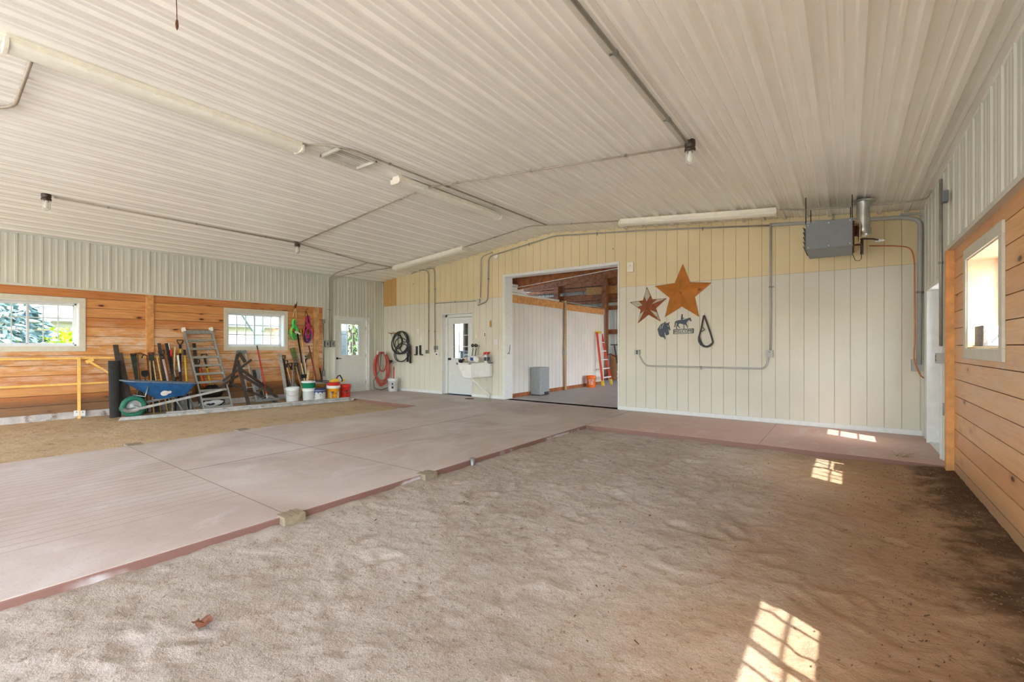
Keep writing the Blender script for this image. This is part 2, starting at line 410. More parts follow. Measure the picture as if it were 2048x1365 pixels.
po = MB(); po.box((XL-.02, 2.995, .1), (XL+.03, 3.125, 2.335)); struct(po.build('trim_2', M['pineplain'], bevel=.006))
po = MB(); po.box((XL-.02, 6.56, .1), (XL+.03, 6.72, 2.335)); struct(po.build('trim_3', pbr('knotty_post', col(204,158,106), .55, var=.22, scale=6), bevel=.006))
def window(num, side, y0, y1, z0, z1, out, tw=(.09, .1), sash_off=0):
    # side: +1 = room lies at +X (left wall), -1 = room at -X (right wall); face = wall face, out = outer x of the unit
    face = XL if side > 0 else XR
    ca = MB(); t = .02
    ca.box((face, y0-tw[0], z1), (face+side*t, y1+tw[0], z1+tw[1])); ca.box((face, y0-tw[0], z0-tw[1]), (face+side*t, y1+tw[0], z0))
    ca.box((face, y0-tw[0], z0), (face+side*t, y0, z1)); ca.box((face, y1, z0), (face+side*t, y1+tw[0], z1))
    w = struct(ca.build('window_%d' % num, M['trim'], bevel=.003))
    rv = MB(); d = .012
    rv.box((out, y0, z0), (face+side*.004, y1, z0+d)); rv.box((out, y0, z1-d), (face+side*.004, y1, z1))
    rv.box((out, y0, z0+d), (face+side*.004, y0+d, z1-d)); rv.box((out, y1-d, z0+d), (face+side*.004, y1, z1-d))
    rv.build('reveal', M['revl'] if side < 0 else M['white'], w)
    a0, a1, b0, b1 = y0+d, y1-d, z0+d, z1-d; f = .03; x0, x1 = out, out+side*.06
    fr = MB()
    fr.box((x0, a0, b0), (x1, a1, b0+f)); fr.box((x0, a0, b1-f), (x1, a1, b1)); fr.box((x0, a0, b0), (x1, a0+f, b1)); fr.box((x0, a1-f, b0), (x1, a1, b1))
    fr.build('window_frame', M['vinyl'], w, bevel=.003)
    ym = (a0+a1)/2
    for (p, q, xo) in ((a0+f, ym+.02, .012), (ym-.02, a1-f, .034)):
        s = MB(); X0 = out+side*xo; X1 = X0+side*.02; g = .02
        s.box((X0, p, b0+f), (X1, q, b0+f+g)); s.box((X0, p, b1-f-g), (X1, q, b1-f)); s.box((X0, p, b0+f), (X1, p+g, b1-f)); s.box((X0, q-g, b0+f), (X1, q, b1-f))
        so = s.build('sash', M['vinyl'], w, bevel=.002)
        mu = MB(); xm = (X0+X1)/2
        for k in (1, 2):
            yy = p+g+(q-p-2*g)*k/3; mu.box((xm-.005, yy-.009, b0+f+g), (xm+.005, yy+.009, b1-f-g))
            zz = b0+f+g+(b1-b0-2*f-2*g)*k/3; mu.box((xm-.0045, p+g, zz-.009), (xm+.0045, q-g, zz+.009))
        mu.build('muntin', M['vinyl'], so)
        gl = MB(); gl.add([(xm+.007*side, p+g, b0+f+g), (xm+.007*side, q-g, b0+f+g), (xm+.007*side, q-g, b1-f-g), (xm+.007*side, p+g, b1-f-g)], [(0,1,2,3)])
        gl.build('pane', M['glass'], so)
    return w
M['revl'] = pbr('pine_reveal', col(226,196,160), .5, var=.12, scale=7)
for i, w in enumerate(WL): window(i+1, 1, *w, XL-.19, tw=(.088, .09))
# ---- right wall
WR = [(4.79,5.95,1.28,2.11), (.87,2.03,1.38,2.20)]
XP = .885
DR = (7.13,8.28,0,2.075)
c = MB()
LIGHTBAY = (-5.7,-1.3,-.02,2.9)  # unseen bay opening, added to let sun and bounce light in
for a, b, u, v in rects(YB, 9.05, -.3, 3.26, WR+[DR,LIGHTBAY]): c.box((XR+.28, a, u), (XR+.022, b, v))
struct(c.build('wall_right', M['gap']))
bd = MB(); boards(bd, XR, XR+.022, YB, 6.75, -.2, 2.36, WR+[LIGHTBAY])
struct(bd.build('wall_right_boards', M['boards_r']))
pl = MB(); place_r = lambda s, o, z: (XP-o, s, z)
sheet(pl, [(YB, LIGHTBAY[1], 2.9, top), (LIGHTBAY[1], 6.7, 2.33, top), (6.7, DR[0], -.02, top), (DR[0], DR[1], DR[3], top), (DR[1], YF, -.02, top)], 1.30, .3045, .014, place_r, 0, .046, .03)
struct(pl.build('wall_right_panels', M['panel'], base=(XR,0,0)))
tr = MB()
tr.box((.856, LIGHTBAY[1], 2.318), (.91, 6.76, 2.334)); tr.box((.852, LIGHTBAY[1], 2.318), (.858, 6.76, 2.362))
tr.box((XP-.022, YF-.04, 0), (XP+.01, YF, 3.26))
struct(tr.build('trim_4', M['panel']))
po = MB(); po.box((.842, 6.63, -.16), (.93, 6.73, 2.318)); struct(po.build('trim_5', pbr('pine_post', col(222,164,98), .5, var=.16, scale=8), bevel=.004))
for i, w in enumerate(WR): window(i+4, -1, *w, XR+.265, tw=(.095, .095))
# ---- far wall
OP = (-6.73,-3.80,0,2.99); DF = (-8.875,-7.785,0,2.165)
holesF = [OP, DF]
c = MB()
for a, b, u, v in rects(XL-.2, XR+.2, -.3, 3.28, holesF): c.box((a, YF+.012, u), (b, YF+.2, v))
c.prism([(XL-.2, YF+.012, 3.28), (XR+.2, YF+.012, 3.28), (XM, YF+.012, RIDGE+.02)], (0, .188, 0))
struct(c.build('wall_far', pbr('groove_shadow_paint', col(158,146,114), .8)))
SEAM = 2.505
sd = MB(); lines = []
x = -3.622
while x > OP[1]: x -= .2032
xs = [x+.2032*i for i in range(30) if x+.2032*i < XR-.03]; lines = [v for v in xs if v > OP[1]+.02]
lines += [-11.186+.2032*k for k in range(-1, 40) if XL < -11.186+.2032*k < OP[1]-.02]
ed = sorted(set(lines+[XL, XP, OP[0], OP[1], DF[0], DF[1]]))
for a, b in zip(ed, ed[1:]):
    if b-a < .003: continue
    mid = (a+b)/2; g0 = .0026 if a in lines else 0; g1 = .0026 if b in lines else 0
    lo = 0
    for h in holesF:
        if h[0] < mid < h[1]: lo = h[3]
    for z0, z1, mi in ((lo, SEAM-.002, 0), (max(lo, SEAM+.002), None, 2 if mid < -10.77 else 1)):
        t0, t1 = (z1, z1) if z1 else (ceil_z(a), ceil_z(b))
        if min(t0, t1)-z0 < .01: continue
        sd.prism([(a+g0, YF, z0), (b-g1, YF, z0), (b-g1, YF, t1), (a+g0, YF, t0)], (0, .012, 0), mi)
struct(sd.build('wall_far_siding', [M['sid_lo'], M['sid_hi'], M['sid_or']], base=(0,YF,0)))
bb = MB()
for a, b in ((XL+.35, DF[0]-.01), (DF[1]+.01, OP[0]-.01), (OP[1]+.01, XP-.02)): bb.box((a, YF-.022, 0), (b, YF, .075))
struct(bb.build('baseboard_far', M['white'], bevel=.003))
tr = MB()    # white casing round the big opening
tr.box((OP[0]-.05, YF-.02, 0), (OP[0], YF, OP[3]+.05)); tr.box((OP[1], YF-.02, 0), (OP[1]+.03, YF, OP[3]+.05)); tr.box((OP[0], YF-.02, OP[3]), (OP[1], YF, OP[3]+.05))
tr.box((OP[0]-.05, YF, 0), (OP[0]+.012, YF+.3, OP[3])); tr.box((OP[1]-.012, YF, 0), (OP[1]+.03, YF+.24, OP[3])); tr.box((OP[0], YF, OP[3]-.012), (OP[1], YF+.24, OP[3]))
struct(tr.build('trim_6', M['white'], bevel=.003))
# ---- ceiling
cl = MB(); firstc = -.846
for n_, (ya, yb) in enumerate(((YB, 4.25), (4.24, 8.0), (7.99, YF+.02))):
    for x0, x1 in ((XL-.05, XM), (XM, XR+.05)):
        pr = rib_profile(x0, x1, firstc, .308, .034, .078, .042, .012)
        vs = []; fs = []
        for s, o in pr:
            for yy in (ya, yb): vs.append((s, yy, ceil_z(s)-o+.0015*n_))
        for i in range(len(pr)-1): fs.append((2*i, 2*i+1, 2*i+3, 2*i+2))
        cl.add(vs, fs)
struct(cl.build('ceiling', M['ceil'], base=(XM,0,RIDGE)))
rf = MB()
rf.prism([(XL-.6, YB-.3, 3.26), (XM, YB-.3, 3.95), (XR+.6, YB-.3, 3.26), (XR+.6, YB-.3, 3.36), (XM, YB-.3, 4.05), (XL-.6, YB-.3, 3.36)], (0, 15.4, 0))
struct(rf.build('roof', M['galv'], base=(XM,0,4)))
# ---- back wall behind the camera: three unseen bay openings added to let daylight in
c = MB()
for a, b, u, v in rects(XL-.2, XR+.2, -.3, 3.26, [(-11.2,-7.9,-.05,3.12), (-7.5,-3.5,-.05,3.12), (-3.1,.75,-.05,3.12)]): c.box((a, YB-.15, u), (b, YB, v))
c.prism([(XL-.2, YB-.15, 3.26), (XR+.2, YB-.15, 3.26), (XM, YB-.15, RIDGE)], (0, .15, 0))
struct(c.build('wall_back', M['sid_lo']))
# ================================================================== BARN BEYOND THE OPENING
XPART = -6.78
c = MB()
for a, b, u, v in rects(XL-.2, 4.2, -.3, 5.2, [(-.5,2.5,0,2.6)]): c.box((a, 16.5, u), (b, 16.6, v))
struct(c.build('wall_barn_far', M['white']))
pl = MB(); sheet(pl, [(XL, -.5, 0, 5.2)], .1, .229, .02, lambda s, o, z: (s, 16.49-o, z))
struct(pl.build('wall_barn_panels', M['panel'], base=(0,16.5,0)))
c = MB()
for a, b, u, v in rects(9.05, 16.5, -.3, 5.2, [(10.4,14.6,0,3.0)]): c.box((4.1, a, u), (4.2, b, v))
struct(c.build('wall_barn_right', M['white']))
c = MB(); c.box((XL-.2, 8.98, 5.2), (4.2, 16.6, 5.3)); c.box((XL-.2, 9.0, 3.3), (XR+.2, 9.03, 5.2))
struct(c.build('ceiling_barn', M['framing']))
g = MB(); g.add([(-80,-60,-.3),(60,-60,-.3),(60,80,-.3),(-80,80,-.3)], [(0,1,2,3)])
struct(g.build('ground', M['outgrass']))
g = MB(); g.box((-24, -30, -.3), (14, YB-4.02, -.14)); g.box((1.6, YB-4.02, -.3), (9, 8, -.2))  # unseen pale apron, added to bounce sunlight up to the ceiling
struct(g.build('ground_bounce_apron', pbr('bounce_concrete', col(214,208,200), .8, var=.06, scale=1)))
# ================================================================== DOORS
class Fr:                                    # a local frame: along u, out of the face n, up
    def __init__(s, o, u, n): s.o, s.u, s.n = V(o), V(u), V(n)
    def __call__(s, a, b, z): return s.o+s.u*a+s.n*b+V((0,0,z))
    def box(s, mb, a, b, z, mi=0): return mb.box(s(a[0], b[0], z[0]), s(a[1], b[1], z[1]), mi)
def lettering(mb, txt, fmap, size, depth=.002, mi=0):
    cu = bpy.data.curves.new('t', 'FONT'); cu.body = txt; cu.size = size; cu.extrude = depth/2; cu.align_x = 'CENTER'; cu.align_y = 'CENTER'
    o = bpy.data.objects.new('t', cu); C0.objects.link(o); bpy.context.view_layer.update()
    me = o.evaluated_get(bpy.context.evaluated_depsgraph_get()).to_mesh()
    mb.add([fmap(v.co.x, v.co.y, v.co.z) for v in me.vertices], [tuple(p.vertices) for p in me.polygons], mi)
    bpy.data.objects.remove(o); bpy.data.curves.remove(cu)
def door(num, fr, w, h, lite, knob, hinge, z0=.02, inward=True):
    # slab spans 0..w at depth n 0 .. -.045; lite = (a0,a1,z0,z1)
    m = MB()
    for a, b, u, v in rects(0, w, z0, h, [lite]): fr.box(m, (a, b), (-.045, 0), (u, v))
    d = struct(m.build('door_%d' % num, M['door']))
    f = MB(); g = .03; a0, a1, l0, l1 = lite
    for a, z in (((a0-g, a1+g), (l0-g, l0)), ((a0-g, a1+g), (l1, l1+g)), ((a0-g, a0), (l0, l1)), ((a1, a1+g), (l0, l1))): fr.box(f, a, (-.03, .014), z)
    fo = f.build('lite_frame', M['door'], d, bevel=.004)
    mu = MB()
    for k in (1, 2):
        q = a0+(a1-a0)*k/3; fr.box(mu, (q-.008, q+.008), (-.03, -.012), (l0, l1)); q = l0+(l1-l0)*k/3; fr.box(mu, (a0, a1), (-.029, -.013), (q-.008, q+.008))
    mu.build('muntin', M['white'], fo)
    gl = MB(); gl.add([fr(a0, -.034, l0), fr(a1, -.034, l0), fr(a1, -.034, l1), fr(a0, -.034, l1)], [(0,1,2,3)]); gl.build('pane', M['glass'], fo)
    k = MB(); kx, kz, lever = knob
    p = fr(kx, 0, kz); k.lathe([(.001,0),(.032,.001),(.032,.008),(.014,.012),(.013,.035)]+([(.028,.045),(.033,.058),(.026,.07),(.001,.074)] if not lever else [(.001,.05)]), p, 16, fr.n)
    if lever: k.bar(fr(kx, .045, kz), fr(kx+lever, .045, kz-.004), .02, .012, side=(0,0,1))
    k.build('door_handle', M['blackm'], d)
    for z in (.25, h*.5, h-.22):
        hg = MB(); hg.cyl(fr(hinge, .006, z-.05), fr(hinge, .006, z+.05), .008, n=10); hg.build('hinge', M['steelgrey'], d)
    return d
# outside door in the left wall
fl_ = Fr((XL-.07, DL[0]+.035, 0), (0,1,0), (1,0,0)); wd = DL[1]-DL[0]-.07
door(1, fl_, wd, 2.05, (.20, .77, 1.045, 1.925), (.075, .96, .1), wd-.002)
t = MB()
for a, b, z0, z1 in ((DL[0]-.004, DL[0]+.033, 0, DL[3]), (DL[1]-.033, DL[1]+.004, 0, DL[3]), (DL[0]-.004, DL[1]+.004, DL[3]-.035, DL[3]+.004)): t.box((XL-.2, a, z0), (XL-.018, b, z1))
t.box((XL-.018, DL[0]-.06, 0), (XL+.026, DL[0]-.004, DL[3]+.05)); t.box((XL-.018, DL[1]+.004, 0), (XL+.026, DL[1]+.05, DL[3]+.05)); t.box((XL-.018, DL[0]-.004, DL[3]+.004), (XL+.028, DL[1]+.004, DL[3]+.05))
t.box((XL-.18, DL[0], -.02), (XL+.01, DL[1], .018))
struct(t.build('trim_7', M['white'], bevel=.003))
# white inner door in the far wall, set back in a white casing
ff = Fr((DF[0]+.085, YF+.16, 0), (1,0,0), (0,-1,0)); wd = DF[1]-DF[0]-.13
door(2, ff, wd, 2.07, (.2, .72, .98, 1.9), (.07, .95, 0), wd)
t = MB()
t.box((DF[0]-.012, YF-.016, 0), (DF[0]+.012, YF+.2, DF[3])); t.box((DF[1]-.012, YF-.016, 0), (DF[1]+.012, YF+.2, DF[3])); t.box((DF[0]-.012, YF-.016, DF[3]-.012), (DF[1]+.012, YF+.2, DF[3]+.012))
t.box((DF[0]+.012, YF+.12, 0), (DF[0]+.08, YF+.2, DF[3]-.012)); t.box((DF[1]-.045, YF+.12, 0), (DF[1]-.012, YF+.2, DF[3]-.012)); t.box((DF[0]+.012, YF+.12, 2.08), (DF[1]-.012, YF+.2, DF[3]-.012))
struct(t.build('trim_8', M['white'], bevel=.003))
# outside door in the right wall
fr_ = Fr((XR+.12, DR[1]-.04, 0), (0,-1,0), (-1,0,0)); wd = DR[1]-DR[0]-.08
door(3, fr_, wd, 2.03, (.31, .82, 1.02, 1.98), (wd-.08, .96, -.1), .002)
t = MB()
for a, b in ((DR[0]-.006, DR[0]+.034), (DR[1]-.034, DR[1]+.006)): t.box((XP-.03, a, 0), (XR+.2, b, DR[3]))
t.box((XP-.03, DR[0]-.006, DR[3]-.034), (XR+.2, DR[1]+.006, DR[3]+.012)); t.box((XP, DR[0], -.01), (XR+.19, DR[1], .016))
struct(t.build('trim_9', M['white'], bevel=.003))
# ================================================================== CEILING FIXTURES
M['lens'] = pbr('fixture_lens', col(236,238,226), .3, var=.03)
M['cream'] = pbr('cream_enamel', col(238,235,220), .4, var=.05)
def strip_light(p, q, label):
    p, q = V(p), V(q); ax = (q-p).normalized(); Ln = (q-p).length
    up = V((0,0,1)); up = (up-ax*up.dot(ax)).normalized(); sd = ax.cross(up)
    r = thing('strip_light', p.lerp(q, .5), label, 'ceiling light', 'long strip lights on the ceiling')
    def sec(pts, a, b, mb, sm=False): mb.prism([p+ax*a+sd*x+up*z for x, z in pts], ax*(b-a), 0, sm)
    h = MB(); sec([(-.075,0),(-.075,-.055),(-.105,-.06),(-.105,-.066),(.105,-.066),(.105,-.06),(.075,-.055),(.075,0)], .012, Ln-.012, h)
    ho = h.build('housing', M['cream'], r, bevel=.002)
    l = MB(); n = 12; pts = [(-.1,-.066)]+[(-.1+.2*i/n, -.068-.045*math.sin(math.pi*i/n)**.45) for i in range(n+1)]+[(.1,-.066)]
    sec(pts, .03, Ln-.03, l); l.build('diffuser', M['lens'], r)
    for a in (0, Ln-.03):
        e = MB(); sec([(-.108,-.04),(-.108,-.1),(-.07,-.118),(.07,-.118),(.108,-.1),(.108,-.04)], a, a+.03, e); e.build('end_cap', M['cream'], r, bevel=.003)
    for k in range(1, int(Ln/.45)):
        c = p+ax*(Ln*k/int(Ln/.45))
        for s_ in (-1, 1): hk = MB(); hk.bar(c+sd*s_*.104-up*.05, c+sd*s_*.104-up*.078, .016, .005, side=ax); hk.build('latch', M['cream'], ho)
    return r
def cz(x, y, d=.03): return V((x, y, ceil_z(x)-d))
strip_light(cz(-5.55,.52), cz(-5.53,3.02), 'near white strip light along the ridge, touching the left edge of the photo')
strip_light(cz(-5.43,4.42,.042), cz(-5.38,6.86,.042), 'white strip light along the ridge, beyond the square louvred vent')
strip_light(cz(-9.66,7.86,.035), cz(-7.27,7.98,.035), 'white strip light across the far left corner, above the black hose')
strip_light(cz(-3.40,8.03,.035), cz(-.86,8.03,.035), 'white strip light across the right slope, left of the hanging heater')
# louvred vent
va = thing('ceiling_vent', cz(-5.34,3.6,.03), 'square louvred metal vent in the ceiling between the first two ridge strip lights', 'vent')
def vent():
    x0, x1, y0, y1 = -5.62, -5.16, 3.34, 3.9
    f = MB(); P = lambda x, y, d: cz(x, y, d)
    for (a, b, c, d) in ((x0, x1, y0, y0+.03), (x0, x1, y1-.03, y1), (x0, x0+.03, y0, y1), (x1-.03, x1, y0, y1)):
        f.prism([P(a, c, .02), P(b, c, .02), P(b, d, .02), P(a, d, .02)], (0,0,-.04))
    f.build('frame', M['trim'], va, bevel=.002)
    b = MB()
    for k in range(6):
        x = x0+.05+k*.065; b.prism([P(x, y0+.03, .02), P(x+.05, y0+.03, .052), P(x+.053, y0+.03, .049), P(x+.003, y0+.03, .017)], (0, y1-y0-.06, 0))
    b.build('louvres', M['pvcw'], va)
vent()
def jar_light(x, y, label, flip=0):
    c = cz(x, y, .0); r = thing('jar_light', c, label, 'ceiling light', 'glass jar lights on the ceiling')
    b = MB(); b.lathe([(.001,0),(.052,0),(.055,-.03),(.055,-.07),(.05,-.075),(.05,-.085),(.056,-.09),(.056,-.115),(.05,-.12),(.001,-.12)], c, 20); b.build('base', M['brown'], r)
    g = MB(); g.lathe([(.046,-.118),(.048,-.16),(.046,-.21),(.038,-.245),(.02,-.265),(.001,-.27)], c, 20); g.build('jar', M['jarglass'], r)
    u = MB(); u.lathe([(.014,-.12),(.016,-.14),(.03,-.175),(.032,-.2),(.02,-.225),(.001,-.232)], c, 16); u.build('bulb', M['lens'], r)
    return r
def m_jar():
    t = NT('jar_glass'); t.p(Base_Color=(.95,.96,.94,1), Roughness=.08); tr = t.n('ShaderNodeBsdfTransparent', {0: (.9,.92,.9,1)})
    lw = t.n('ShaderNodeLayerWeight', {0: .35}); mx = t.n('ShaderNodeMixShader', {0: t.math('MULTIPLY_ADD', lw.outputs[1], .6, .12), 1: tr.outputs[0], 2: t.b.outputs[0]})
    t.t.links.new(mx.outputs[0], t.out.inputs[0]); return t.mat
M['jarglass'] = m_jar()
jar_light(-1.352, 5.03, 'glass jar light on a brown base hanging from the right ceiling slope')
jar_light(-9.2, 1.28, 'glass jar light on a dark base at the far left edge of the ceiling')
jar_light(-9.236, 4.98, 'small glass jar light on the left slope where three conduits meet')
def conduit(pts, r, label, mat='darkcond', bends=0, clips=0, name='conduit', norm=None, group='metal conduit runs'):
    wallrun = norm
    pts = [V(p) for p in pts]; out = [pts[0]]
    for i in range(1, len(pts)-1):
        a, b, c = pts[i-1], pts[i], pts[i+1]; d1, d2 = (a-b), (c-b); rad = min(.12 if not bends else bends, d1.length*.45, d2.length*.45)
        s, e = b+d1.normalized()*rad, b+d2.normalized()*rad
        for k in range(7): t_ = k/6; out.append(s*(1-t_)**2+b*2*t_*(1-t_)+e*t_*t_)
    out.append(pts[-1])
    base = min(pts, key=lambda p: p.z)
    o = thing(name, base, label, 'conduit' if 'pipe' not in name and 'tube' not in name else 'pipe', group)
    m = MB(); m.tube(out, r, 8); m.build('pipe', M[mat], o)
    for i in range(len(pts)-1):
        n = int((pts[i+1]-pts[i]).length/1.1)
        for k in range(n if clips else 0):
            c = pts[i].lerp(pts[i+1], (k+.5)/n); d = (pts[i+1]-pts[i]).normalized(); q = MB()
            q.cyl(c-d*.012, c+d*.012, r*1.35, n=10); s_ = (d.cross(V(wallrun)) if wallrun else d.cross(V((0,0,1)) if abs(d.z) < .7 else V((1,0,0)))).normalized()
            q.bar(c, c+s_*r*3.2, .022, .006, side=d); q.build('strap', M['galv'], o)
    return o
DC = .052                                     # conduits hang just under the ribs
def cc(x, y): return cz(x, y, DC)
conduit([cz(-5.5,3.03,.05), cc(-5.2,3.2), cc(-5.05,3.45), cc(-4.98,7.93)], .013, 'conduit along the ridge from the near strip light, passing beside the square vent', clips=1)
conduit([cc(-1.40,5.03), cc(XM,5.03), cc(-9.18,4.98)], .013, 'long conduit crossing the whole ceiling between the right and left jar lights', clips=1)
conduit([cz(-1.36,4.95,.05), cz(-1.38,YB,.05)], .016, 'pale conduit along the right slope from the jar light towards the camera', 'conduit', clips=1)
conduit([cc(-9.2,4.92), cc(-9.2,1.36)], .013, 'conduit along the left slope between the two left jar lights', clips=1)
conduit([cc(-9.24,5.05), cc(-9.7,7.05), cc(-9.72,7.84)], .013, 'conduit from the small left jar light to the corner strip light', clips=1)
conduit([cc(-9.7,7.05), cc(-10.95,7.0), V((XL+.05,6.99,3.16)), V((XL+.05,6.99,1.42))], .015, 'conduit from the ceiling down the left wall, nearer the pine boards', clips=1)
conduit([cc(-9.72,7.86), cc(-10.95,7.36), V((XL+.05,7.06,3.14)), V((XL+.05,7.06,1.42))], .015, 'conduit coming off the corner strip light and down the left wall, nearer the door', clips=1)
conduit([V((XL+.04,6.83,1.93)), V((XL+.04,6.83,.62))], .014, 'short upright conduit on the left wall between the pine boards and the door', 'galv', clips=1)
conduit([cc(-7.27,7.98), cc(XM,7.93), cc(-3.43,8.03)], .013, 'conduit over the ridge joining the two far strip lights', clips=1)
conduit([cc(-.84,8.05), cc(-.55,8.16), cc(.5,8.16), V((.83,8.0,3.22)), V((.83,7.6,3.22))], .013, 'conduit from the right strip light over the hanging heater to the right wall', 'conduit', clips=1)
conduit([CE(70,100,DC), CE(30,213,DC), CE(-60,219,DC)], .016, 'short bent conduit at the top left corner of the photo', clips=0)
# wall-mounted runs on the far wall
FO = .034
f_ = lambda x, y: F(x, y, FO)
conduit([F(852,538,.035), f_(869,537), f_(870,706)], .013, 'upright conduit on the far wall left of the white inner door, right of its pair', clips=1, norm=(0,1,0))
conduit([F(822,548,.035), F(845,540,.035), f_(857,543), f_(857,702)], .013, 'upright conduit on the far wall left of the white inner door, left of its pair', clips=1, norm=(0,1,0))
conduit([f_(871,607), f_(953,602)], .012, 'level conduit above the white inner door', clips=1, norm=(0,1,0))
conduit([F(985,505,.075), F(962,514,.075), F(961,596,.05)], .012, 'thin upright conduit above the sink, left of the bent one', clips=1, norm=(0,1,0))
conduit([f_(1540,451), f_(1290,461), f_(1110,472), f_(1010,503), f_(977,514), f_(975,603), f_(956,611)], .015, 'conduit under the gable line that bends down above the sink', 'conduit', clips=1, norm=(0,1,0))
conduit([f_(1541,447), f_(1541,702)], .017, 'upright conduit on the cream wall right of the big rusty star', 'pvc', clips=1, norm=(0,1,0))
conduit([f_(1537,712), f_(1532,738), f_(1290,732), f_(1279,712)], .015, 'level conduit low on the cream wall under the welcome sign', 'pvc', clips=1, norm=(0,1,0))
conduit([F(1544,450,.07), F(1805,435,.07), F(1841,440,.07), F(1838,730,.07)], .03, 'thick grey plastic pipe running behind the heater and down the right corner', 'pvc', bends=.2, clips=1, name='plastic_pipe', group='pipes in the right corner', norm=(0,1,0))
conduit([F(1800,430,.027), F(1838,427,.027), F(1849,436,.027), F(1848,735,.027), F(1857,741,.027)], .017, 'thinner grey pipe right beside the thick one in the right corner', 'pvc', bends=.15, clips=1, name='plastic_pipe', group='pipes in the right corner', norm=(0,1,0))
conduit([F(1738,492,.15), F(1790,492,.12), F(1822,495,.12), F(1829,520,.12), F(1830,680,.12), F(1827,722,.12), F(1841,753,.12), F(1855,760,.1)], .008, 'copper gas tube from the heater down the right corner', 'copper', bends=.1, name='copper_tube', group='pipes in the right corner', norm=(0,1,0))
conduit([V((.853,7.06,3.2)), V((.853,7.06,1.3))], .016, 'upright conduit on the right wall beside the white outside door', 'conduit', clips=1)
# ================================================================== BOXES AND SMALL WALL FITTINGS
def plate(name, c, w, h, d, mat, label, cat, n=(0,-1,0), group=None, extra=None):
    n = V(n); u = V((0,0,1)).cross(n)
    r = thing(name, V(c)-V((0,0,h/2)), label, cat, group)
    b = MB(); b.bar(V(c)-V((0,0,h/2)), V(c)+V((0,0,h/2)), w, d, side=u)
    # shift so the back sits on the wall
    for i in range(len(b.v)): b.v[i] = b.v[i]+n*(d/2+.001)
    b.build('body', M[mat], r, bevel=.004)
    if extra: extra(r, V(c)+n*d, u, n)
    return r
def toggle(r, c, u, n):
    m = MB(); m.bar(c-V((0,0,.012)), c+V((0,0,.012))+n*.008, .008, .01, side=u); m.build('toggle', M['white'], r)
def socket(r, c, u, n):
    for s_ in (-1, 1):
        m = MB(); m.lathe([(.001,.004),(.016,.004),(.016,-.001)], c+V((0,0,.02*s_)), 14, n); m.build('socket', M['black'], r)
def dial(r, c, u, n):
    m = MB(); m.lathe([(.001,.012),(.02,.012),(.022,-.001)], c+V((0,0,.0)), 16, n); m.build('dial', M['black'], r)
def screw(r, c, u, n):
    m = MB(); m.lathe([(.001,.005),(.008,.005),(.009,-.001)], c+V((0,0,.03)), 10, n); m.build('screw', M['steelgrey'], r)
plate('junction_box', F(1540,708), .1, .12, .06, 'pvc', 'grey box at the foot of the upright conduit on the cream wall', 'electrical box', extra=screw)
plate('junction_box', F(1276,705), .1, .1, .06, 'pvc', 'grey outlet box at the left end of the low level conduit', 'electrical box', extra=socket)
plate('junction_box', F(958,603), .11, .11, .06, 'trim', 'small pale box above the sink where conduits meet', 'electrical box', extra=screw)
plate('junction_box', F(1837,731), .17, .17, .07, 'pvc', 'grey box where the corner pipes end by the white door', 'electrical box', extra=screw)
plate('speaker_box', F(1262,535), .13, .2, .05, 'cream', 'cream box with one small knob above right of the big opening', 'wall box', extra=screw)
plate('outlet_box', F(873,696), .12, .1, .05, 'galv', 'grey outlet box at the foot of the conduits left of the white inner door', 'electrical box', extra=socket)
plate('outlet_box', F(856,704), .11, .1, .05, 'galv', 'grey outlet box left of the switch beside the white inner door', 'electrical box', extra=socket)
plate('timer_box', F(877,709), .14, .11, .07, 'white', 'white timer box with a dark dial left of the white inner door', 'timer', extra=dial)
plate('light_switch', F(877,675), .07, .115, .012, 'white', 'white switch plate beside the white inner door above the timer', 'light switch', extra=toggle)
plate('thermostat', F(953.5,671), .075, .13, .02, 'cream', 'cream thermostat right of the white inner door window', 'thermostat', extra=screw)
plate('outlet_plate', F(970.5,670), .09, .1, .014, 'white', 'white square plate right of the thermostat above the sink', 'outlet', extra=socket)
plate('brass_plate', F(981.5,648), .045, .16, .02, 'brass', 'narrow brass coloured plate high above the sink', 'wall plate')
plate('switch_plate', F(992,684), .12, .12, .012, 'white', 'wide white switch plate between the sink and the big opening', 'light switch', extra=toggle)
plate('push_button', F(995.5,694.5), .04, .05, .02, 'white', 'small white bell button below the wide switch plate', 'button', extra=lambda r,c,u,n: None)
plate('notice_card', F(836,662), .09, .14, .004, 'white', 'white card pinned left of the paired conduits on the far wall', 'card')
plate('notice_card', F(843,679), .07, .12, .004, 'white', 'smaller white card below the pinned card on the far wall', 'card')
d = MB(); d.lathe([(.001,.04),(.06,.04),(.068,.03),(.07,0)], F(993,513), 20, (0,-1,0)); tag(d.build('smoke_detector', M['cream']), 'round cream detector high on the tan siding left of the big opening', 'detector')
plate('outlet_box', V((XL+.022,6.93,1.36)), .13, .17, .06, 'galv', 'grey outlet box on the left wall, nearer the pine boards', 'electrical box', n=(1,0,0), extra=socket)
plate('outlet_box', V((XL+.022,7.09,1.36)), .13, .17, .06, 'galv', 'grey outlet box on the left wall, nearer the white door', 'electrical box', n=(1,0,0), extra=socket)
plate('outlet_box', V((XL+.022,6.83,1.97)), .07, .11, .05, 'galv', 'small grey box on top of the short upright conduit by the boards', 'electrical box', n=(1,0,0))
plate('outlet_box', V((XL+.022,6.83,.57)), .07, .16, .05, 'galv', 'small grey box at the foot of the short upright conduit by the boards', 'electrical box', n=(1,0,0))
plate('electrical_box', on(1896.5,393,0,.857), .1, .12, .05, 'steelgrey', 'grey box high on the right metal wall under the ceiling', 'electrical box', n=(-1,0,0))
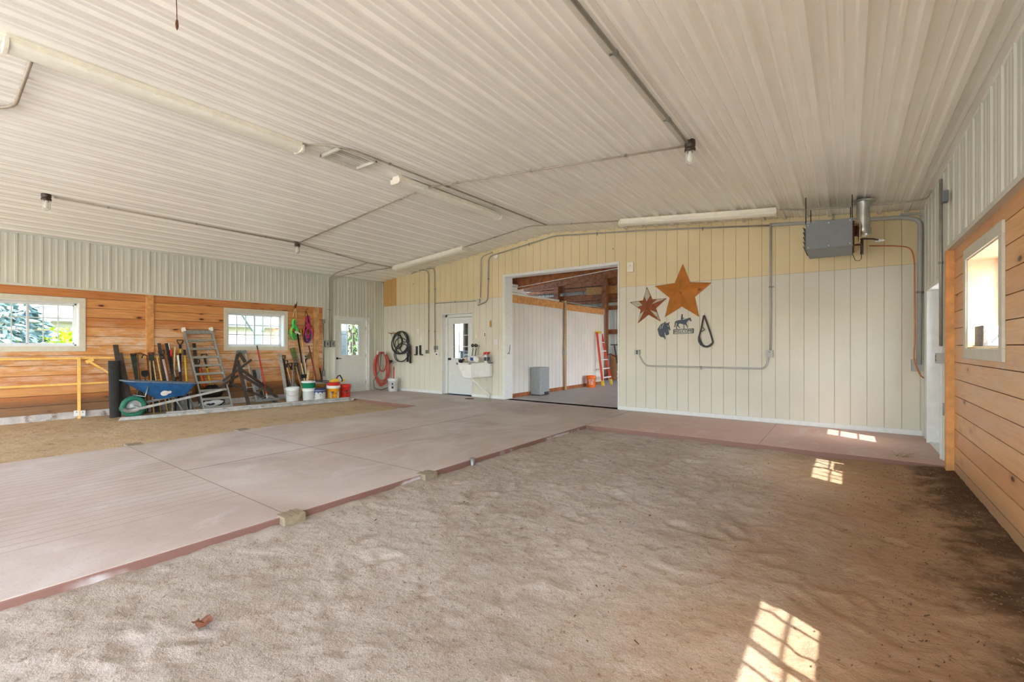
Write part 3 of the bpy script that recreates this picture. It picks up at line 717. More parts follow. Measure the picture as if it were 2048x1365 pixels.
plate('outlet_box', on(1889,717,0,.862), .11, .11, .07, 'pvc', 'grey outlet box on the right wall between door and pine post', 'electrical box', n=(-1,0,0), extra=socket)
plate('strike_plate', V((.862,6.9,.6)), .03, .14, .012, 'galv', 'small metal plate low on the right metal wall beside the pine post', 'plate', n=(-1,0,0))
# hook latch on the casing of the opening
h = MB(); q = V((OP[0]+.016, YF+.12, 1.13)); h.tube([q, q+V((.02,0,0)), q+V((.02,.03,.05)), q+V((.02,.05,.2))], .007, 8); h.tube([q+V((.01,-.04,-.02)), q+V((.02,0,0)), q+V((.02,.04,-.02))], .011, 8)
tag(h.build('hook_latch', M['steelgrey']), 'metal hook latch on the left white casing of the big opening', 'latch')
# hanging string from the ceiling
h = MB(); p = CE(352, -20, .02); q = on(354, 52, 1, p.y); h.tube([p, p.lerp(q,.5)+V((.004,0,0)), q], .003, 6); h.lathe([(.001,-.03),(.008,-.01),(.01,.01),(.006,.04),(.001,.045)], q, 8)
tag(h.build('hanging_string', M['rust']), 'thin brown string hanging from the ceiling at the top of the photo', 'string')
# small hooks screwed in the far wall
for px, py, lb in ((1227,497,'tiny rusty hook high in the tan siding above the big opening'), (827,568,'tiny rusty hook in the tan siding high above the black hose')):
    h = MB(); p = F(px, py); h.tube([p, p+V((0,-.02,0)), p+V((.012,-.03,-.012)), p+V((0,-.03,-.03)), p+V((-.01,-.025,-.02))], .004, 6)
    tag(h.build('hook', M['rust']), lb, 'hook')
# ================================================================== HANGING HEATER
def heater():
    x0, x1, y0, y1 = -.475, .055, 7.6, 8.42; zb = on(1617,500,1,y0).z; zt = on(1617,447,1,y0).z
    r = thing('unit_heater', (-.21, 8.0, zb), 'grey box heater hanging from the ceiling near the right corner', 'heater')
    b = MB(); b.box((x0, y0, zb), (x1, y1, zt)); b.build('casing', M['steelgrey'], r, bevel=.006)
    p = MB(); p.box((x0+.004, y0-.004, zb+.002), (x1-.004, y0, zt-.002)); p.build('front_panel', M['slate'], r)
    po_ = bpy.data.objects['front_panel']
    for x in (x0+.03, (x0+x1)/2, x1-.03):
        for z in (zb+.03, zt-.03): s_ = MB(); s_.lathe([(.001,.005),(.007,.004),(.008,0)], (x, y0-.004, z), 8, (0,-1,0)); s_.build('screw', M['white'], po_)
    for k in range(5):
        l = MB(); z = zb+.03+k*(zt-zb-.04)/5; l.prism([(x0, y0+.02, z), (x0-.035, y0+.02, z+.03), (x0-.035, y0+.02, z+.034), (x0, y0+.02, z+.006)], (0, y1-y0-.04, 0)); l.build('louvre', M['blackm'], r)
    m = MB(); m.box((x1, y0+.06, zb+.02), (x1+.02, y1-.05, zt-.03)); m.build('burner_plate', M['rust'], r)
    g = MB()
    for k in range(9):
        y = y0+.06+k*.085; g.tube([(x1+.02, y, zb+.02), (x1+.075, y, zb+.05), (x1+.08, y, zt-.06), (x1+.02, y, zt-.03)], .005, 6)
    for k in range(6):
        z = zb+.06+k*(zt-zb-.12)/5; g.tube([(x1+.08, y0+.06, z), (x1+.08, y1-.08, z)], .005, 6)
    g.build('wire_guard', M['brassy'], r)
    rods = [(x0+.0, y0+.05), (x1-.005, y0+.05), (x0+.02, y1-.05), (x1-.02, y1-.05)]
    for x, y in rods: k = MB(); k.cyl((x, y, zt-.02), (x, y, ceil_z(x)-.01), .006, n=8); k.build('hanger_rod', M['blackm'], r)
    fx, fy = .175, 7.98
    f = MB(); f.lathe([(.075, zt+.02), (.075, ceil_z(fx)-.02)], (fx, fy, 0), 24); f.lathe([(.079, zb+.27), (.079, zt+.03)], (fx, fy, 0), 24); f.lathe([(.001,ceil_z(fx)-.045),(.15,ceil_z(fx)-.045),(.15,ceil_z(fx)-.04)], (fx, fy, 0), 24)
    f.lathe([(.001,zb+.16),(.05,zb+.17),(.09,zb+.2),(.092,zb+.28)], (fx, fy, 0), 24)
    f.build('flue_pipe', M['flue'], r)
    e = MB(); e.tube([(x1, fy, zb+.26), (fx, fy, zb+.26)], .07, 14); e.build('flue_elbow', M['rust'], r)
    v = MB(); q = V((x1+.1, y0+.15, zb)); v.tube([q+V((-.1,0,.03)), q+V((.0,0,.02)), q+V((0,0,-.1))], .014, 8); v.tube([q+V((0,0,.1)), q+V((0,0,-.11))], .018, 10); v.tube([q+V((0,0,.1)), q+V((.12,.1,.1)), q+V((.2,.25,.1))], .012, 8)
    v.build('gas_pipe', M['brown'], r)
    w_ = MB(); c = [(x1-.0, y0+.12, zb+.0), (x1+.0, y0+.12, zb-.1), (x1+.03, y0+.12, zb-.19), (x1+.07, y0+.12, zb-.2), (x1+.095, y0+.13, zb-.17), (x1+.1, y0+.15, zb-.08)]
    w_.tube(c, .004, 6); w_.build('wire', M['brown'], r)
    d_ = MB(); d_.lathe([(.001,-.02),(.05,-.015),(.055,0),(.035,.012),(.001,.016)], q+V((.2,.25,.1)), 18); d_.build('regulator', M['white'], r)
    return r
M['slate'] = pbr('slate_blue_paint', col(124,132,138), .5, var=.04); M['brassy'] = pbr('tan_wire', col(206,176,130), .45, .3)
M['flue'] = pbr('flue_sheet', col(196,198,192), .3, .85, var=.15, scale=9)
heater()
# ================================================================== WALL ART
def star(px_tips, name, label, mats, relief, inner=.42):
    tips = [F(x, y, .009) for x, y in px_tips]; c = sum(tips, V((0,0,0)))/5
    r = thing(name, c, label, 'wall star')
    apex = c+V((0,-relief,0)); k = []
    for i in range(5): k.append(c+((tips[i]+tips[(i+1) % 5])/2-c)*inner/.809*.95)
    m = MB()
    for i in range(5):
        m.add([apex, k[i-1], tips[i]], [(0,1,2)], mats[1][i*2] if mats[1] else 0); m.add([apex, tips[i], k[i]], [(0,1,2)], mats[1][i*2+1] if mats[1] else 0)
    b = V((0,.004,0)); ring = []
    for i in range(5): ring += [tips[i], k[i]]
    n = len(ring); m.add(ring+[q+b for q in ring], [(i, (i+1) % n, n+(i+1) % n, n+i) for i in range(n)]+[tuple(range(n, 2*n))])
    m.build('star_body', mats[0], r)
    return r, tips, k, c, apex
M['starrust'] = pbr('orange_rust', col(190,122,52), .55, .25, var=.12, scale=6, dirt=(col(112,66,36), 5, .6))
M['starred'] = pbr('red_rust', col(150,84,54), .65, .2, var=.15, scale=18, dirt=(col(120,62,40), 12, .55))
M['starpale'] = pbr('worn_pale_paint', col(190,192,178), .7, .1, var=.12, scale=30, dirt=(col(110,80,60), 16, .56))
r_, tp, kk, cc_, ap = star([(1365.5,528),(1423.5,565.5),(1398.5,634.5),(1329.5,635),(1309.5,572.5)], 'barn_star', 'large raised rusty orange star on the cream wall', (M['starrust'], None), .1, .47)
e = MB(); e.tube([ap+V((-.02,.01,.02)), ap+V((0,-.004,0)), ap+V((.02,.01,-.02))], .004, 6); e.build('centre_rivet', M['rust'], r_)
r_, tp, kk, cc_, ap = star([(1293.6,574),(1333.4,597),(1321,643.5),(1275.8,647),(1259.3,605)], 'barn_star', 'smaller star with pale painted points and rusty edges, left of the large star', (M['starred'], None), .07, .44)
for i in range(5):                            # pale painted panels on the points
    for a, b in ((kk[i-1], tp[i]), (tp[i], kk[i])):
        if (i, a is tp[i]) in ((1, True), (3, False), (2, True)) : continue
        kq = a if b is tp[i] else b; q = [ap.lerp(tp[i], .24), ap.lerp(tp[i], .9), kq.lerp(tp[i], .82).lerp(ap.lerp(tp[i], .8), .25), kq.lerp(tp[i], .3).lerp(ap.lerp(tp[i], .5), .16)]
        off = V((0,-.005,0)); m = MB(); m.prism([p+off for p in q], (0,.003,0)); m.build('painted_panel', M['starpale'], r_)
# silhouettes: outline in crop pixels, cut from sheet iron
def sil(pts, sx, sy, k, off=.012, th=.005):
    return [F(sx+x/k, sy+y/k, off) for x, y in pts], V((0, th, 0))
Kz = 2048/140
hh = MB()
q, d_ = sil([(440,345),(455,352),(450,385),(470,400),(500,385),(530,388),(560,360),(572,362),(560,400),(548,425),(565,460),(580,520),(596,570),(590,600),(570,610),(555,570),(545,540),(540,600),(545,640),(555,680),(550,715),(520,740),(480,745),(455,730),(450,690),(435,665),(420,660),(425,720),(440,780),(452,820),(445,865),(430,872),(410,820),(370,800),(310,800),(300,770),(265,755),(260,715),(245,700),(245,660),(230,620),(220,570),(250,520),(280,470),(320,425),(380,390),(410,380)], 1300, 620, Kz)
hh.prism(q, d_); o = hh.build('horse_head_cutout', M['iron'] if 'iron' in M else pbr('dark_iron', col(62,72,84), .5, .3)); M['iron'] = o.data.materials[0]
tag(o, 'dark metal horse head cutout on the wall left of the welcome sign', 'wall decoration')
m = MB()
for pts in ([(340,550),(345,500),(372,440),(398,408),(404,414),(380,450),(358,505),(350,552)], [(290,560),(292,500),(312,455),(318,462),(304,505),(304,560)], [(510,455),(535,470),(542,500),(520,480)]):
    q, d_ = sil(pts, 1300, 620, Kz, .014, .003); m.prism(q, d_)
m.build('mane_slots', M['sid_lo'], o)
sg = thing('welcome_sign', F(1366.5,668), 'dark metal welcome sign with a horse and rider cutout under the large star', 'sign')
m = MB()
for pts in ([(680,572),(1272,545),(1272,560),(680,590)], [(680,700),(1274,668),(1274,684),(680,714)], [(680,575),(702,575),(702,712),(680,712)], [(1252,548),(1274,548),(1274,684),(1252,684)]):
    q, d_ = sil(pts, 1300, 620, Kz); m.prism(q, d_)
m.build('sign_frame', M['iron'], sg)
m = MB(); c0 = F(1300+977/Kz, 620+630/Kz, .010); u_ = (F(1300+1272/Kz, 620+615/Kz, .010)-F(1300+680/Kz, 620+643/Kz, .010)); wd_ = u_.length; u_ = u_.normalized()
lettering(m, 'WELCOME', lambda x, y, z: c0+u_*x+V((0,0,1))*y*1.08+V((0,-1,0))*z, wd_*.198, .005); lo = m.build('lettering', M['iron'], sg)
m = MB()
q, d_ = sil([(760,325),(790,318),(850,300),(920,295),(980,290),(1030,275),(1080,255),(1130,240),(1160,235),(1175,225),(1185,245),(1195,275),(1212,318),(1208,335),(1190,340),(1165,310),(1135,300),(1105,325),(1080,360),(1062,400),(1075,430),(1098,480),(1100,520),(1086,528),(1078,490),(1050,450),(1020,425),(1000,440),(1000,490),(995,540),(1010,556),(980,556),(984,490),(985,440),(960,425),(905,405),(850,405),(825,440),(850,490),(880,540),(862,545),(825,495),(805,460),(785,490),(780,540),(795,565),(762,565),(760,490),(785,420),(770,375),(755,385),(748,430),(735,480),(712,520),(705,510),(718,450),(724,380),(740,340)], 1300, 620, Kz)
m.prism(q, d_)
m.build('horse_cutout', M['iron'], sg)
m = MB(); q, d_ = sil([(908,296),(900,270),(908,220),(915,175),(918,140),(935,126),(958,130),(962,150),(952,165),(956,200),(960,235),(1015,250),(1015,260),(955,262),(958,296)], 1300, 620, Kz, .013, .005); m.prism(q, d_); m.build('rider_cutout', M['iron'], sg)
# black girth strap
st = thing('horse_girth', F(1413,695), 'black looped horse strap hanging on the cream wall right of the welcome sign', 'strap')
def strip(pts, ws, off=.03): 
    m = MB(); P = [F(1300+x/Kz, 620+y/Kz, off) for x, y in pts]
    for i in range(len(P)-1): m.bar(P[i], P[i+1], ws[i], .008, side=(P[i+1]-P[i]).cross(V((0,1,0))), w2=ws[i+1], d2=.008)
    return m
strip([(1580,160),(1540,330),(1500,560),(1440,760)], [.028]*4).build('left_strap', M['leather'] if 'leather' in M else pbr('black_leather', col(44,34,30), .6, var=.2), st); M['leather'] = bpy.data.materials['black_leather']
strip([(1580,160),(1680,430),(1780,720),(1845,950)], [.028]*4, .034).build('right_strap', M['leather'], st)
strip([(1438,760),(1440,860),(1470,960),(1530,1040),(1620,1080),(1710,1075),(1790,1020),(1848,950)], [.03,.05,.06,.045,.035,.04,.04,.025], .036).build('girth_pad', M['black'], st)
strip([(1545,520),(1605,575),(1510,640)], [.012]*3, .036).build('ring', M['blackm'], st)
m = MB(); m.bar(F(1407.5,626), F(1407.5,632), .03, .05, side=(1,0,0)); m.build('hanger', M['white'], st)
# ================================================================== LEFT WALL: RAIL, TIMBERS
GZ = -.04
def gz(x, y):
    return GZ
rl = thing('yellow_rail', L(160,835,.1), 'yellow painted two-bar rail standing along the left pine wall', 'rail')
def rbar(name, a, b, w, d, o=.3, par=rl, mat='yellowwood', off2=None):
    m = MB(); P, Q = L(*a, o), L(*b, o if off2 is None else off2); m.bar(P, Q, w, d, side=(0,0,1)); return m.build(name, M[mat], par, bevel=.002)
def lvl(z, y0, y1, name, o=.08):
    m = MB(); m.bar((XL+o, y0, z), (XL+o, y1, z), .035, .035, side=(0,0,1)); m.build(name, M['yellowwood'], rl, bevel=.002)
lvl(L(157,717,.08).z, -1.5, 3.3, 'top_rail'); lvl(L(157,768,.08).z, -1.5, 3.3, 'lower_rail')
yp = L(158,770,.115).y
m = MB(); m.bar((XL+.115, yp, GZ), (XL+.115, yp, L(157,715,.115).z), .04, .04, side=(0,1,0)); m.build('post', M['yellowwood'], rl, bevel=.002)
m = MB(); m.bar(L(176,722,.12), L(217,746,.12), .035, .03, side=(0,0,1)); m.bar(L(172,725,.12), L(187,719,.12), .06, .012, side=(0,0,1)); m.build('brace', M['yellowwood'], rl)
for px in (153, 165.5):
    m = MB(); P = L(px, 827, .13); m.box(P+V((-.006,-.035,-.05)), P+V((.006,.035,.05)))
    pl_ = m.build('foot_plate', M['white'], rl)
    s_ = MB(); s_.cyl(P+V((0,.0,.02)), P+V((.01,0,.02)), .008, n=8); s_.build('bolt', M['blackm'], pl_)
# weathered timbers on the dirt
a_, b_ = Z(236,843,GZ), Z(706,802,GZ); ax = (b_-a_).normalized(); sd_v = V((-ax.y, ax.x, 0))
M['timber'] = pbr('grey_timber', col(168,170,170), .85, var=.2, scale=9, bump=.5, dirt=(col(128,122,112), 7, .55))
m = MB(); m.prism([a_+V((0,0,0)), a_+sd_v*.07, a_+sd_v*.07+V((0,0,.062))+ax*.05, a_+V((0,0,.062))+ax*.05], b_-a_); tag(m.build('timber_plank', M['timber'], bevel=.006), 'long weathered grey plank lying on the dirt in front of the tools', 'plank')
c_ = a_.lerp(b_, .16)+sd_v*.012+V((0,0,.063)); m = MB(); m.prism([c_, c_+sd_v*.075, c_+sd_v*.075+V((0,0,.03)), c_+V((0,0,.03))], (b_-a_)*.82); tag(m.build('timber_plank', M['timber'], bevel=.006), 'narrower grey plank lying on top of the long weathered plank', 'plank')
# ================================================================== THINGS LEANING ON THE LEFT WALL
def lean(t, b, o0=.05, o1=.27, ext=True):
    if t[0] < 345: o0 += .1; o1 += .12
    P = L(*t, o0); o = o0
    for _ in range(6):
        Q = L(*b, o); o = o0+(o1-o0)*max(0, min(1, (P.z-Q.z)/max(P.z-GZ, .05)))
    Q = L(*b, o)
    if ext: Q = P+(Q-P)*((P.z-GZ)/(P.z-Q.z))
    return P, Q
def frame_at(P, Q):
    a = (Q-P).normalized(); s_ = V((0,1,0)); s_ = (s_-a*s_.dot(a)).normalized(); return a, s_, a.cross(s_)
def flat(name, t, b, w, d, mat, label, cat, o0=.05, o1=.27, **k):
    P, Q = lean(t, b, o0, o1); m = MB(); m.bar(P, Q, w, d, side=(0,1,0)); return tag(m.build(name, M[mat] if isinstance(mat, str) else mat, bevel=.003), label, cat), P, Q
def dgrip(mb, P, a, s_, w=.055, l=.1, r=.011):
    mb.tube([P+a*l, P+a*l*.55-s_*w*.55, P-s_*w, P-s_*w*.95-a*.012, P+s_*w*.95-a*.012, P+s_*w, P+a*l*.55+s_*w*.55, P+a*l], r, 8)
def shaft_tool(name, t, b, r, mats, label, cat, grip=None, head=None, split=None, o0=.05, o1=.27, ext=True, headmat='blackm', split2=None):
    P, Q = lean(t, b, o0, o1, ext); a, s_, n = frame_at(P, Q)
    root = thing(name, Q, label, cat); S = P; Ln = (Q-P).length
    if grip == 'd':
        g = MB(); dgrip(g, P, a, s_); g.cyl(P+a*.09, P+a*.16, r*1.25); g.build('grip', M['black'], root); S = P+a*.1
    elif grip: g = MB(); g.cyl(P, P+a*grip, r*1.35, r*1.25); g.build('grip', M[mats[-1]], root); S = P+a*grip*.95
    E_ = Q if not head else Q-a*head[0]*.75
    m = MB()
    if split: m.cyl(S, P+a*Ln*split, r); m.build('shaft', M[mats[0]], root); m = MB(); m.cyl(P+a*Ln*split, E_, r*.98); m.build('lower_shaft', M[mats[1]], root)
    else: m.cyl(S, E_, r); m.build('shaft', M[mats[0]], root)
    if head:
        hl, hw, kind = head; h = MB(); B0 = Q-a*hl
        if kind == 'shovel':
            rows = 7; vs = []; fs = []
            for i in range(rows+1):
                f = i/rows; w = hw*(.72+.28*min(1, f*4))*(1 if f < .65 else max(.12, 1-((f-.65)/.35)**2*.88))
                for k in range(7):
                    x = (k/6-.5)*2; vs.append(B0+a*hl*f+s_*x*w/2+n*(.035*x*x-.015*(1-f)))
            for i in range(rows):
                for k in range(6): q = i*7+k; fs.append((q, q+1, q+8, q+7))
            h.add(vs, fs, 0, True); h.add([v+n*.004 for v in vs], [f[::-1] for f in fs], 0, True)
        elif kind == 'scoop':
            vs = []; fs = []; rows = 6
            for i in range(rows+1):
                f = i/rows; w = hw*(.55+.45*min(1, f*2.2))
                for k in range(9):
                    x = (k/8-.5)*2; vs.append(B0+a*hl*f+s_*x*w/2+n*(.07*abs(x)**4*(1-f*.5)-.02*(1-f)))
            for i in range(rows):
                for k in range(8): q = i*9+k; fs.append((q, q+1, q+10, q+9))
            h.add(vs, fs, 0, True); h.add([v+n*.004 for v in vs], [f[::-1] for f in fs], 0, True)
        elif kind == 'rake':
            h.bar(B0+a*hl*.8-s_*hw/2, B0+a*hl*.8+s_*hw/2, .025, .02, side=n)
            for k in range(11): c = B0+a*hl*.8+s_*hw*(k/10-.5); h.tube([c, c+a*.02+n*.04, c+a*hl*.2+n*.05], .004, 6)
            h.tube([Q-a*hl, B0+a*hl*.8], .012, 8)
        h.cyl(B0-a*.12, B0+a*.03, r*1.25, r*1.1, n=10) if kind != 'rake' else None
        h.build('blade' if kind != 'rake' else 'rake_head', M[headmat], root)
    return root, P, Q, a, s_, n
M['matgrey'] = pbr('blade_grey', col(128,132,134), .5, .4, var=.2, scale=12); M['greenblk'] = pbr('dark_green_steel', col(54,62,56), .55, .4, var=.25)
M['pinkwood'] = pbr('pinkish_grey_handle', col(176,150,142), .6, var=.12); M['yellowp'] = pbr('yellow_plastic', col(226,196,60), .4, var=.06); M['redp'] = pbr('red_plastic', col(196,44,38), .4, var=.08)
M['orangep'] = pbr('orange_plastic', col(232,104,34), .4, var=.06); M['maroon'] = pbr('maroon_paint', col(124,40,44), .5, var=.12); M['teal'] = pbr('teal_plastic', col(30,120,112), .5)
M['blue'] = pbr('blue_steel_paint', col(44,104,168), .45, .2, var=.18, scale=7, dirt=(col(112,128,140), 15, .62)); M['palewood'] = pbr('pale_wood', col(214,190,140), .6, var=.12)
M['greentop'] = pbr('green_paint_worn', col(104,120,70), .7, var=.2)
# rubber mat and dark boards
P, Q = lean((226,722), (229,832), .2, .28); m = MB(); w_ = .2; pts = []
for i in range(14): a = math.pi*1.5*i/13-.9; pts.append(V((math.cos(a)*.05, math.sin(a)*w_/2, 0)))
inner = [p*.86 for p in pts[::-1]]; m.prism([P+p for p in pts+inner], Q-P); tag(m.build('rubber_mat', M['rubber'], bevel=0), 'black ribbed rubber mat curled upright at the left end of the tool row', 'mat')
flat('dark_board', (231,690), (252,832), .075, .03, 'wooddark', 'tallest black board, leaning just right of the curled rubber mat', 'board', .0, .18)
flat('dark_board', (239,706), (265,832), .085, .03, 'wooddark', 'shorter black board leaning right of the tallest black board', 'board', .09, .14)
def upost(t, b, w, label, cap='rust', o0=.06, o1=.14):
    P, Q = lean(t, b, o0, o1); a, s_, n = frame_at(P, Q); r = thing('steel_post', Q, label, 'fence post')
    m = MB(); m.prism([P+s_*x+n*y for x, y in ((-w/2,0),(-w/2,-.03),(-w/2+.012,-.03),(-w/2+.012,-.008),(w/2-.012,-.008),(w/2-.012,-.03),(w/2,-.03),(w/2,0))], Q-P); m.build('channel', M['greenblk'], r)
    c = MB(); c.bar(P-a*.02, P+a*.03, w*1.15, .035, side=s_); c.build('cap', M[cap], r, bevel=.003); return r
upost((267,709), (277,765), .085, 'dark steel fence post with a square dark cap, left above the wheelbarrow nose', 'blackm')
upost((302,707), (309,765), .085, 'dark green steel fence post with a rusty cap, right of the pine pillar foot')
# pickaxe hooks and small scoop
r_, P, Q, a, s_, n = shaft_tool('garden_hoe', (275,709), (279,765), .011, ['rust'], 'thin iron hoe with its long head up, right of the square-capped steel post', 'hoe', o0=.17, o1=.17)
m = MB(); m.tube([P-s_*.09+a*.0, P-s_*.03-a*.02, P+s_*.05-a*.02, P+s_*.12+a*.02], [.008,.013,.013,.006], 8); m.build('head', M['rust'], r_)
r_, P, Q, a, s_, n = shaft_tool('iron_hook', (294,712), (299,766), .01, ['rust'], 'slim iron bar with a curved top hook in front of the pine pillar', 'hook', o1=.13)
m = MB(); m.tube([P, P-a*.02-s_*.03, P-a*.01-s_*.07, P+a*.04-s_*.085], .009, 8); m.build('crook', M['blackm'], r_)
shaft_tool('thin_pole', (299,716), (303,766), .011, ['wood'], 'thin pale wooden pole between the iron hook and the rusty-capped post', 'pole')
r_, P, Q, a, s_, n = shaft_tool('hand_spade', (290,750), (293,790), .012, ['wooddark'], 'small dark spade head up, low in front of the pine pillar', 'spade', o0=.18, o1=.16)
m = MB(); m.prism([P+s_*x+a*y for x, y in ((-.055,-.08),(.05,-.09),(.06,-.03),(.035,.03),(0,.05),(-.04,.03),(-.06,-.02))], n*.01); m.build('spade_head', M['blackm'], r_)
flat('dark_board', (318,687), (330,766), .055, .03, 'wooddark', 'dark board with a flat top, first of three narrow boards right of the pillar', 'board', .03, .1)
flat('dark_board', (325,689), (338,766), .03, .03, 'framing', 'thin brown board, second of three narrow boards right of the pillar', 'board', .03, .1)
m_, P, Q = flat('black_rail', (333,687), (350,766), .06, .03, 'black', 'black plastic edging rail with a white edge stripe, third narrow piece right of the pillar', 'rail', .03, .12)
a, s_, n = frame_at(P, Q); m = MB(); m.bar(P+s_*.028-n*.002+V((.017,0,0)), P.lerp(Q,.5)+s_*.028+V((.017,0,0)), .012, .004, side=(0,1,0)); o = m.build('white_stripe', M['white'], m_); 
shaft_tool('shovel', (323,703), (338,770), .021, ['pinkwood'], 'shovel with black D-grip and pinkish grey shaft behind the wheelbarrow', 'shovel', 'd', (.34,.22,'scoop'), o0=.15, o1=.13, headmat='matgrey')
shaft_tool('wood_handle', (306.5,722), (313,766), .011, ['wood'], 'bare wooden shaft between the rusty-capped post and the pinkish shovel', 'handle', o0=.15, o1=.18)
shaft_tool('wood_handle', (314,716), (324,766), .011, ['yellowwood'], 'thin yellowish shaft just left of the pinkish shovel', 'handle', o0=.1, o1=.14)
shaft_tool('pruning_tool', (342,700), (347,766), .016, ['black'], 'long pruner with a red foam grip right of the white-striped rail', 'pruner', .14, o0=.08)
bpy.data.objects['pruning_tool'].children[0].data.materials[0] = M['redp']
shaft_tool('wood_handle', (350,695), (347,766), .014, ['palewood'], 'pale wooden handle leaning the other way beside the red-gripped pruner', 'handle', o0=.2, o1=.27)
shaft_tool('garden_fork', (360,682), (361,760), .018, ['black'], 'black D-grip fork with a yellow collar left of the aluminium ladder', 'fork', 'd', None, o0=.05, o1=.14)
o = bpy.data.objects['garden_fork']; P, Q = lean((360,682),(361,760)); a = (Q-P).normalized(); m = MB(); m.cyl(P+a*.17, P+a*.27, .024); m.build('collar', M['yellowp'], o)
shaft_tool('shovel', (355.5,711), (362,765), .018, ['white','black'], 'shovel with a white upper shaft in front of the black D-grip fork', 'shovel', None, (.32,.24,'scoop'), .3, o0=.2, o1=.27, headmat='matgrey')
shaft_tool('shovel', (344,727), (347,766), .014, ['teal','wood'], 'short wooden tool with a teal sleeve behind the white-shafted shovel', 'tool', None, None, .16, o0=.12, o1=.25)
shaft_tool('lopper', (369,700), (373,758), .017, ['yellowp','black'], 'lopper with a yellow shaft and black tip against the ladder', 'lopper', .12, None, .62, o0=.09, o1=.3)
o = bpy.data.objects['lopper']; o.children[0].data.materials[0] = M['black']
flat('dark_board', (388,687), (391,715), .06, .02, 'wooddark', 'dark board top seen between the upper ladder rungs', 'board', .03, .12)
shaft_tool('scoop_shovel', (394,722), (413,788), .016, ['orangep'], 'orange-shafted shovel with black D-grip seen through the ladder', 'shovel', 'd', None, o0=.05, o1=.1)
shaft_tool('scoop_shovel', (408,710), (421,770), .016, ['black','yellowp'], 'yellow-shafted shovel with wide black D-grip seen through the ladder', 'shovel', 'd', None, .25, o0=.05, o1=.1)
shaft_tool('thin_pole', (402,735), (416,785), .009, ['redp'], 'thin red rod between the orange and yellow shovels behind the ladder', 'pole', o0=.08, o1=.24)
# ---- aluminium ladder
ld = thing('ladder', L(435,818,.45), 'grey aluminium ladder leaning on the pine wall behind the wheelbarrow', 'ladder')
PL, QL = lean((366.5,658), (406.5,819), .07, .43, False); PR, QR = lean((421.5,657.5), (464,814), .07, .43, False)
nrm = (QL-PL).cross(PR-PL).normalized(); nrm = nrm if nrm.x > 0 else -nrm
for P, Q in ((PL,QL),(PR,QR)):
    m = MB(); m.bar(P, Q, .03, .09, side=(0,1,0)); m.build('side_rail', M['alu'], ld, bevel=.002)
    m = MB(); a = (Q-P).normalized(); m.bar(P-a*.02, P+a*.06, .05, .1, side=(0,1,0)); m.build('end_cap', M['pvcw'], ld, bevel=.003)
for k in range(10):
    f = .045+k*.1045; A, B = PL.lerp(QL, f), PR.lerp(QR, f); m = MB(); m.bar(A, B, .05 if k else .085, .035, side=(QL-PL)); m.build('rung', M['alu'], ld, bevel=.003)
# ---- wheelbarrow
wb = thing('wheelbarrow', (-10.75,3.1,GZ), 'old blue wheelbarrow with green wheel facing left behind the grey planks', 'wheelbarrow')
def hollow(mb, top, bot, t, mi=0):
    top = [V(p) for p in top]; bot = [V(p) for p in bot]; n = len(top); ct = sum(top, V((0,0,0)))/n; cb = sum(bot, V((0,0,0)))/n
    it = [p+(ct-p).normalized()*t for p in top]; ib = [p+(cb-p).normalized()*t+V((0,0,t)) for p in bot]
    vs = top+bot+it+ib; fs = []
    for i in range(n):
        j = (i+1) % n; fs += [(i, j, n+j, n+i), (2*n+j, 2*n+i, 3*n+i, 3*n+j), (i, 2*n+i, 2*n+j, j)]
    fs += [tuple(range(n, 2*n)), tuple(range(3*n, 4*n))]
    return mb.add(vs, fs, mi)
def rrect(x0, x1, y0, y1, za, zb, r=.08, k=4):
    out = []
    for cx_, cy_, a0 in ((x1-r, y1-r, 0), (x0+r, y1-r, 90), (x0+r, y0+r, 180), (x1-r, y0+r, 270)):
        for i in range(k+1): a = math.radians(a0+90*i/k); out.append(V((cx_+r*math.cos(a), cy_+r*math.sin(a), 0)))
    for p in out: p.z = za+(zb-za)*(p.y-y0)/(y1-y0)
    return out
m = MB(); T = rrect(-11.08, -10.46, 2.5, 3.60, .66, .55, .1); B = rrect(-10.95, -10.6, 3.0, 3.45, .285, .325, .06); hollow(m, T, B, .012)
tb = m.build('tub', M['blue'], wb)
m = MB(); m.tube(T, .013, 8, closed=True); m.build('rolled_rim', pbr('worn_blue_rim', col(120,132,150), .6, .3, var=.25, scale=20), tb)
m = MB(); c = V((-10.515,3.06,.40)); nv = V((1,-.0,-.42)).normalized(); u = V((0,1,0)); v_ = nv.cross(u)
m.prism([c+u*.065*math.cos(a*.4189)*1.0+v_*.055*math.sin(a*.4189) for a in range(15)], nv*.004)
m.prism([c+u*(.075+.035*math.cos(a*.6283))+v_*(.015+.03*math.sin(a*.6283)) for a in range(10)], nv*.004); m.build('sticker', M['white'], tb)
for X in (-10.42, -11.04):
    m = MB(); m.bar((X, 2.50, .13), (X, 4.02 if X > -10.8 else 3.68, .40 if X > -10.8 else .34), .045, .035, side=(0,0,1)); m.build('handle', M['timber'], wb, bevel=.003)
W = V((-10.80, 2.66, .165))
m = MB(); m.lathe([(.115,-.035),(.15,-.045),(.185,-.04),(.2,-.02),(.203,0),(.2,.02),(.185,.04),(.15,.045),(.115,.035),(.115,-.035)], W, 36, (1,0,0)); m.build('tire', pbr('green_tire', col(34,112,92), .6, var=.15), wb)
m = MB(); m.lathe([(.001,.03),(.03,.032),(.035,.015),(.1,.02),(.116,.03),(.116,-.03),(.1,-.02),(.035,-.015),(.03,-.032),(.001,-.03)], W, 28, (1,0,0)); m.cyl(W+V((-.24,0,0)), W+V((.38,0,0)), .012); m.build('wheel_hub', pbr('hub_grey', col(168,176,180), .5, .3, var=.15, scale=20), wb)
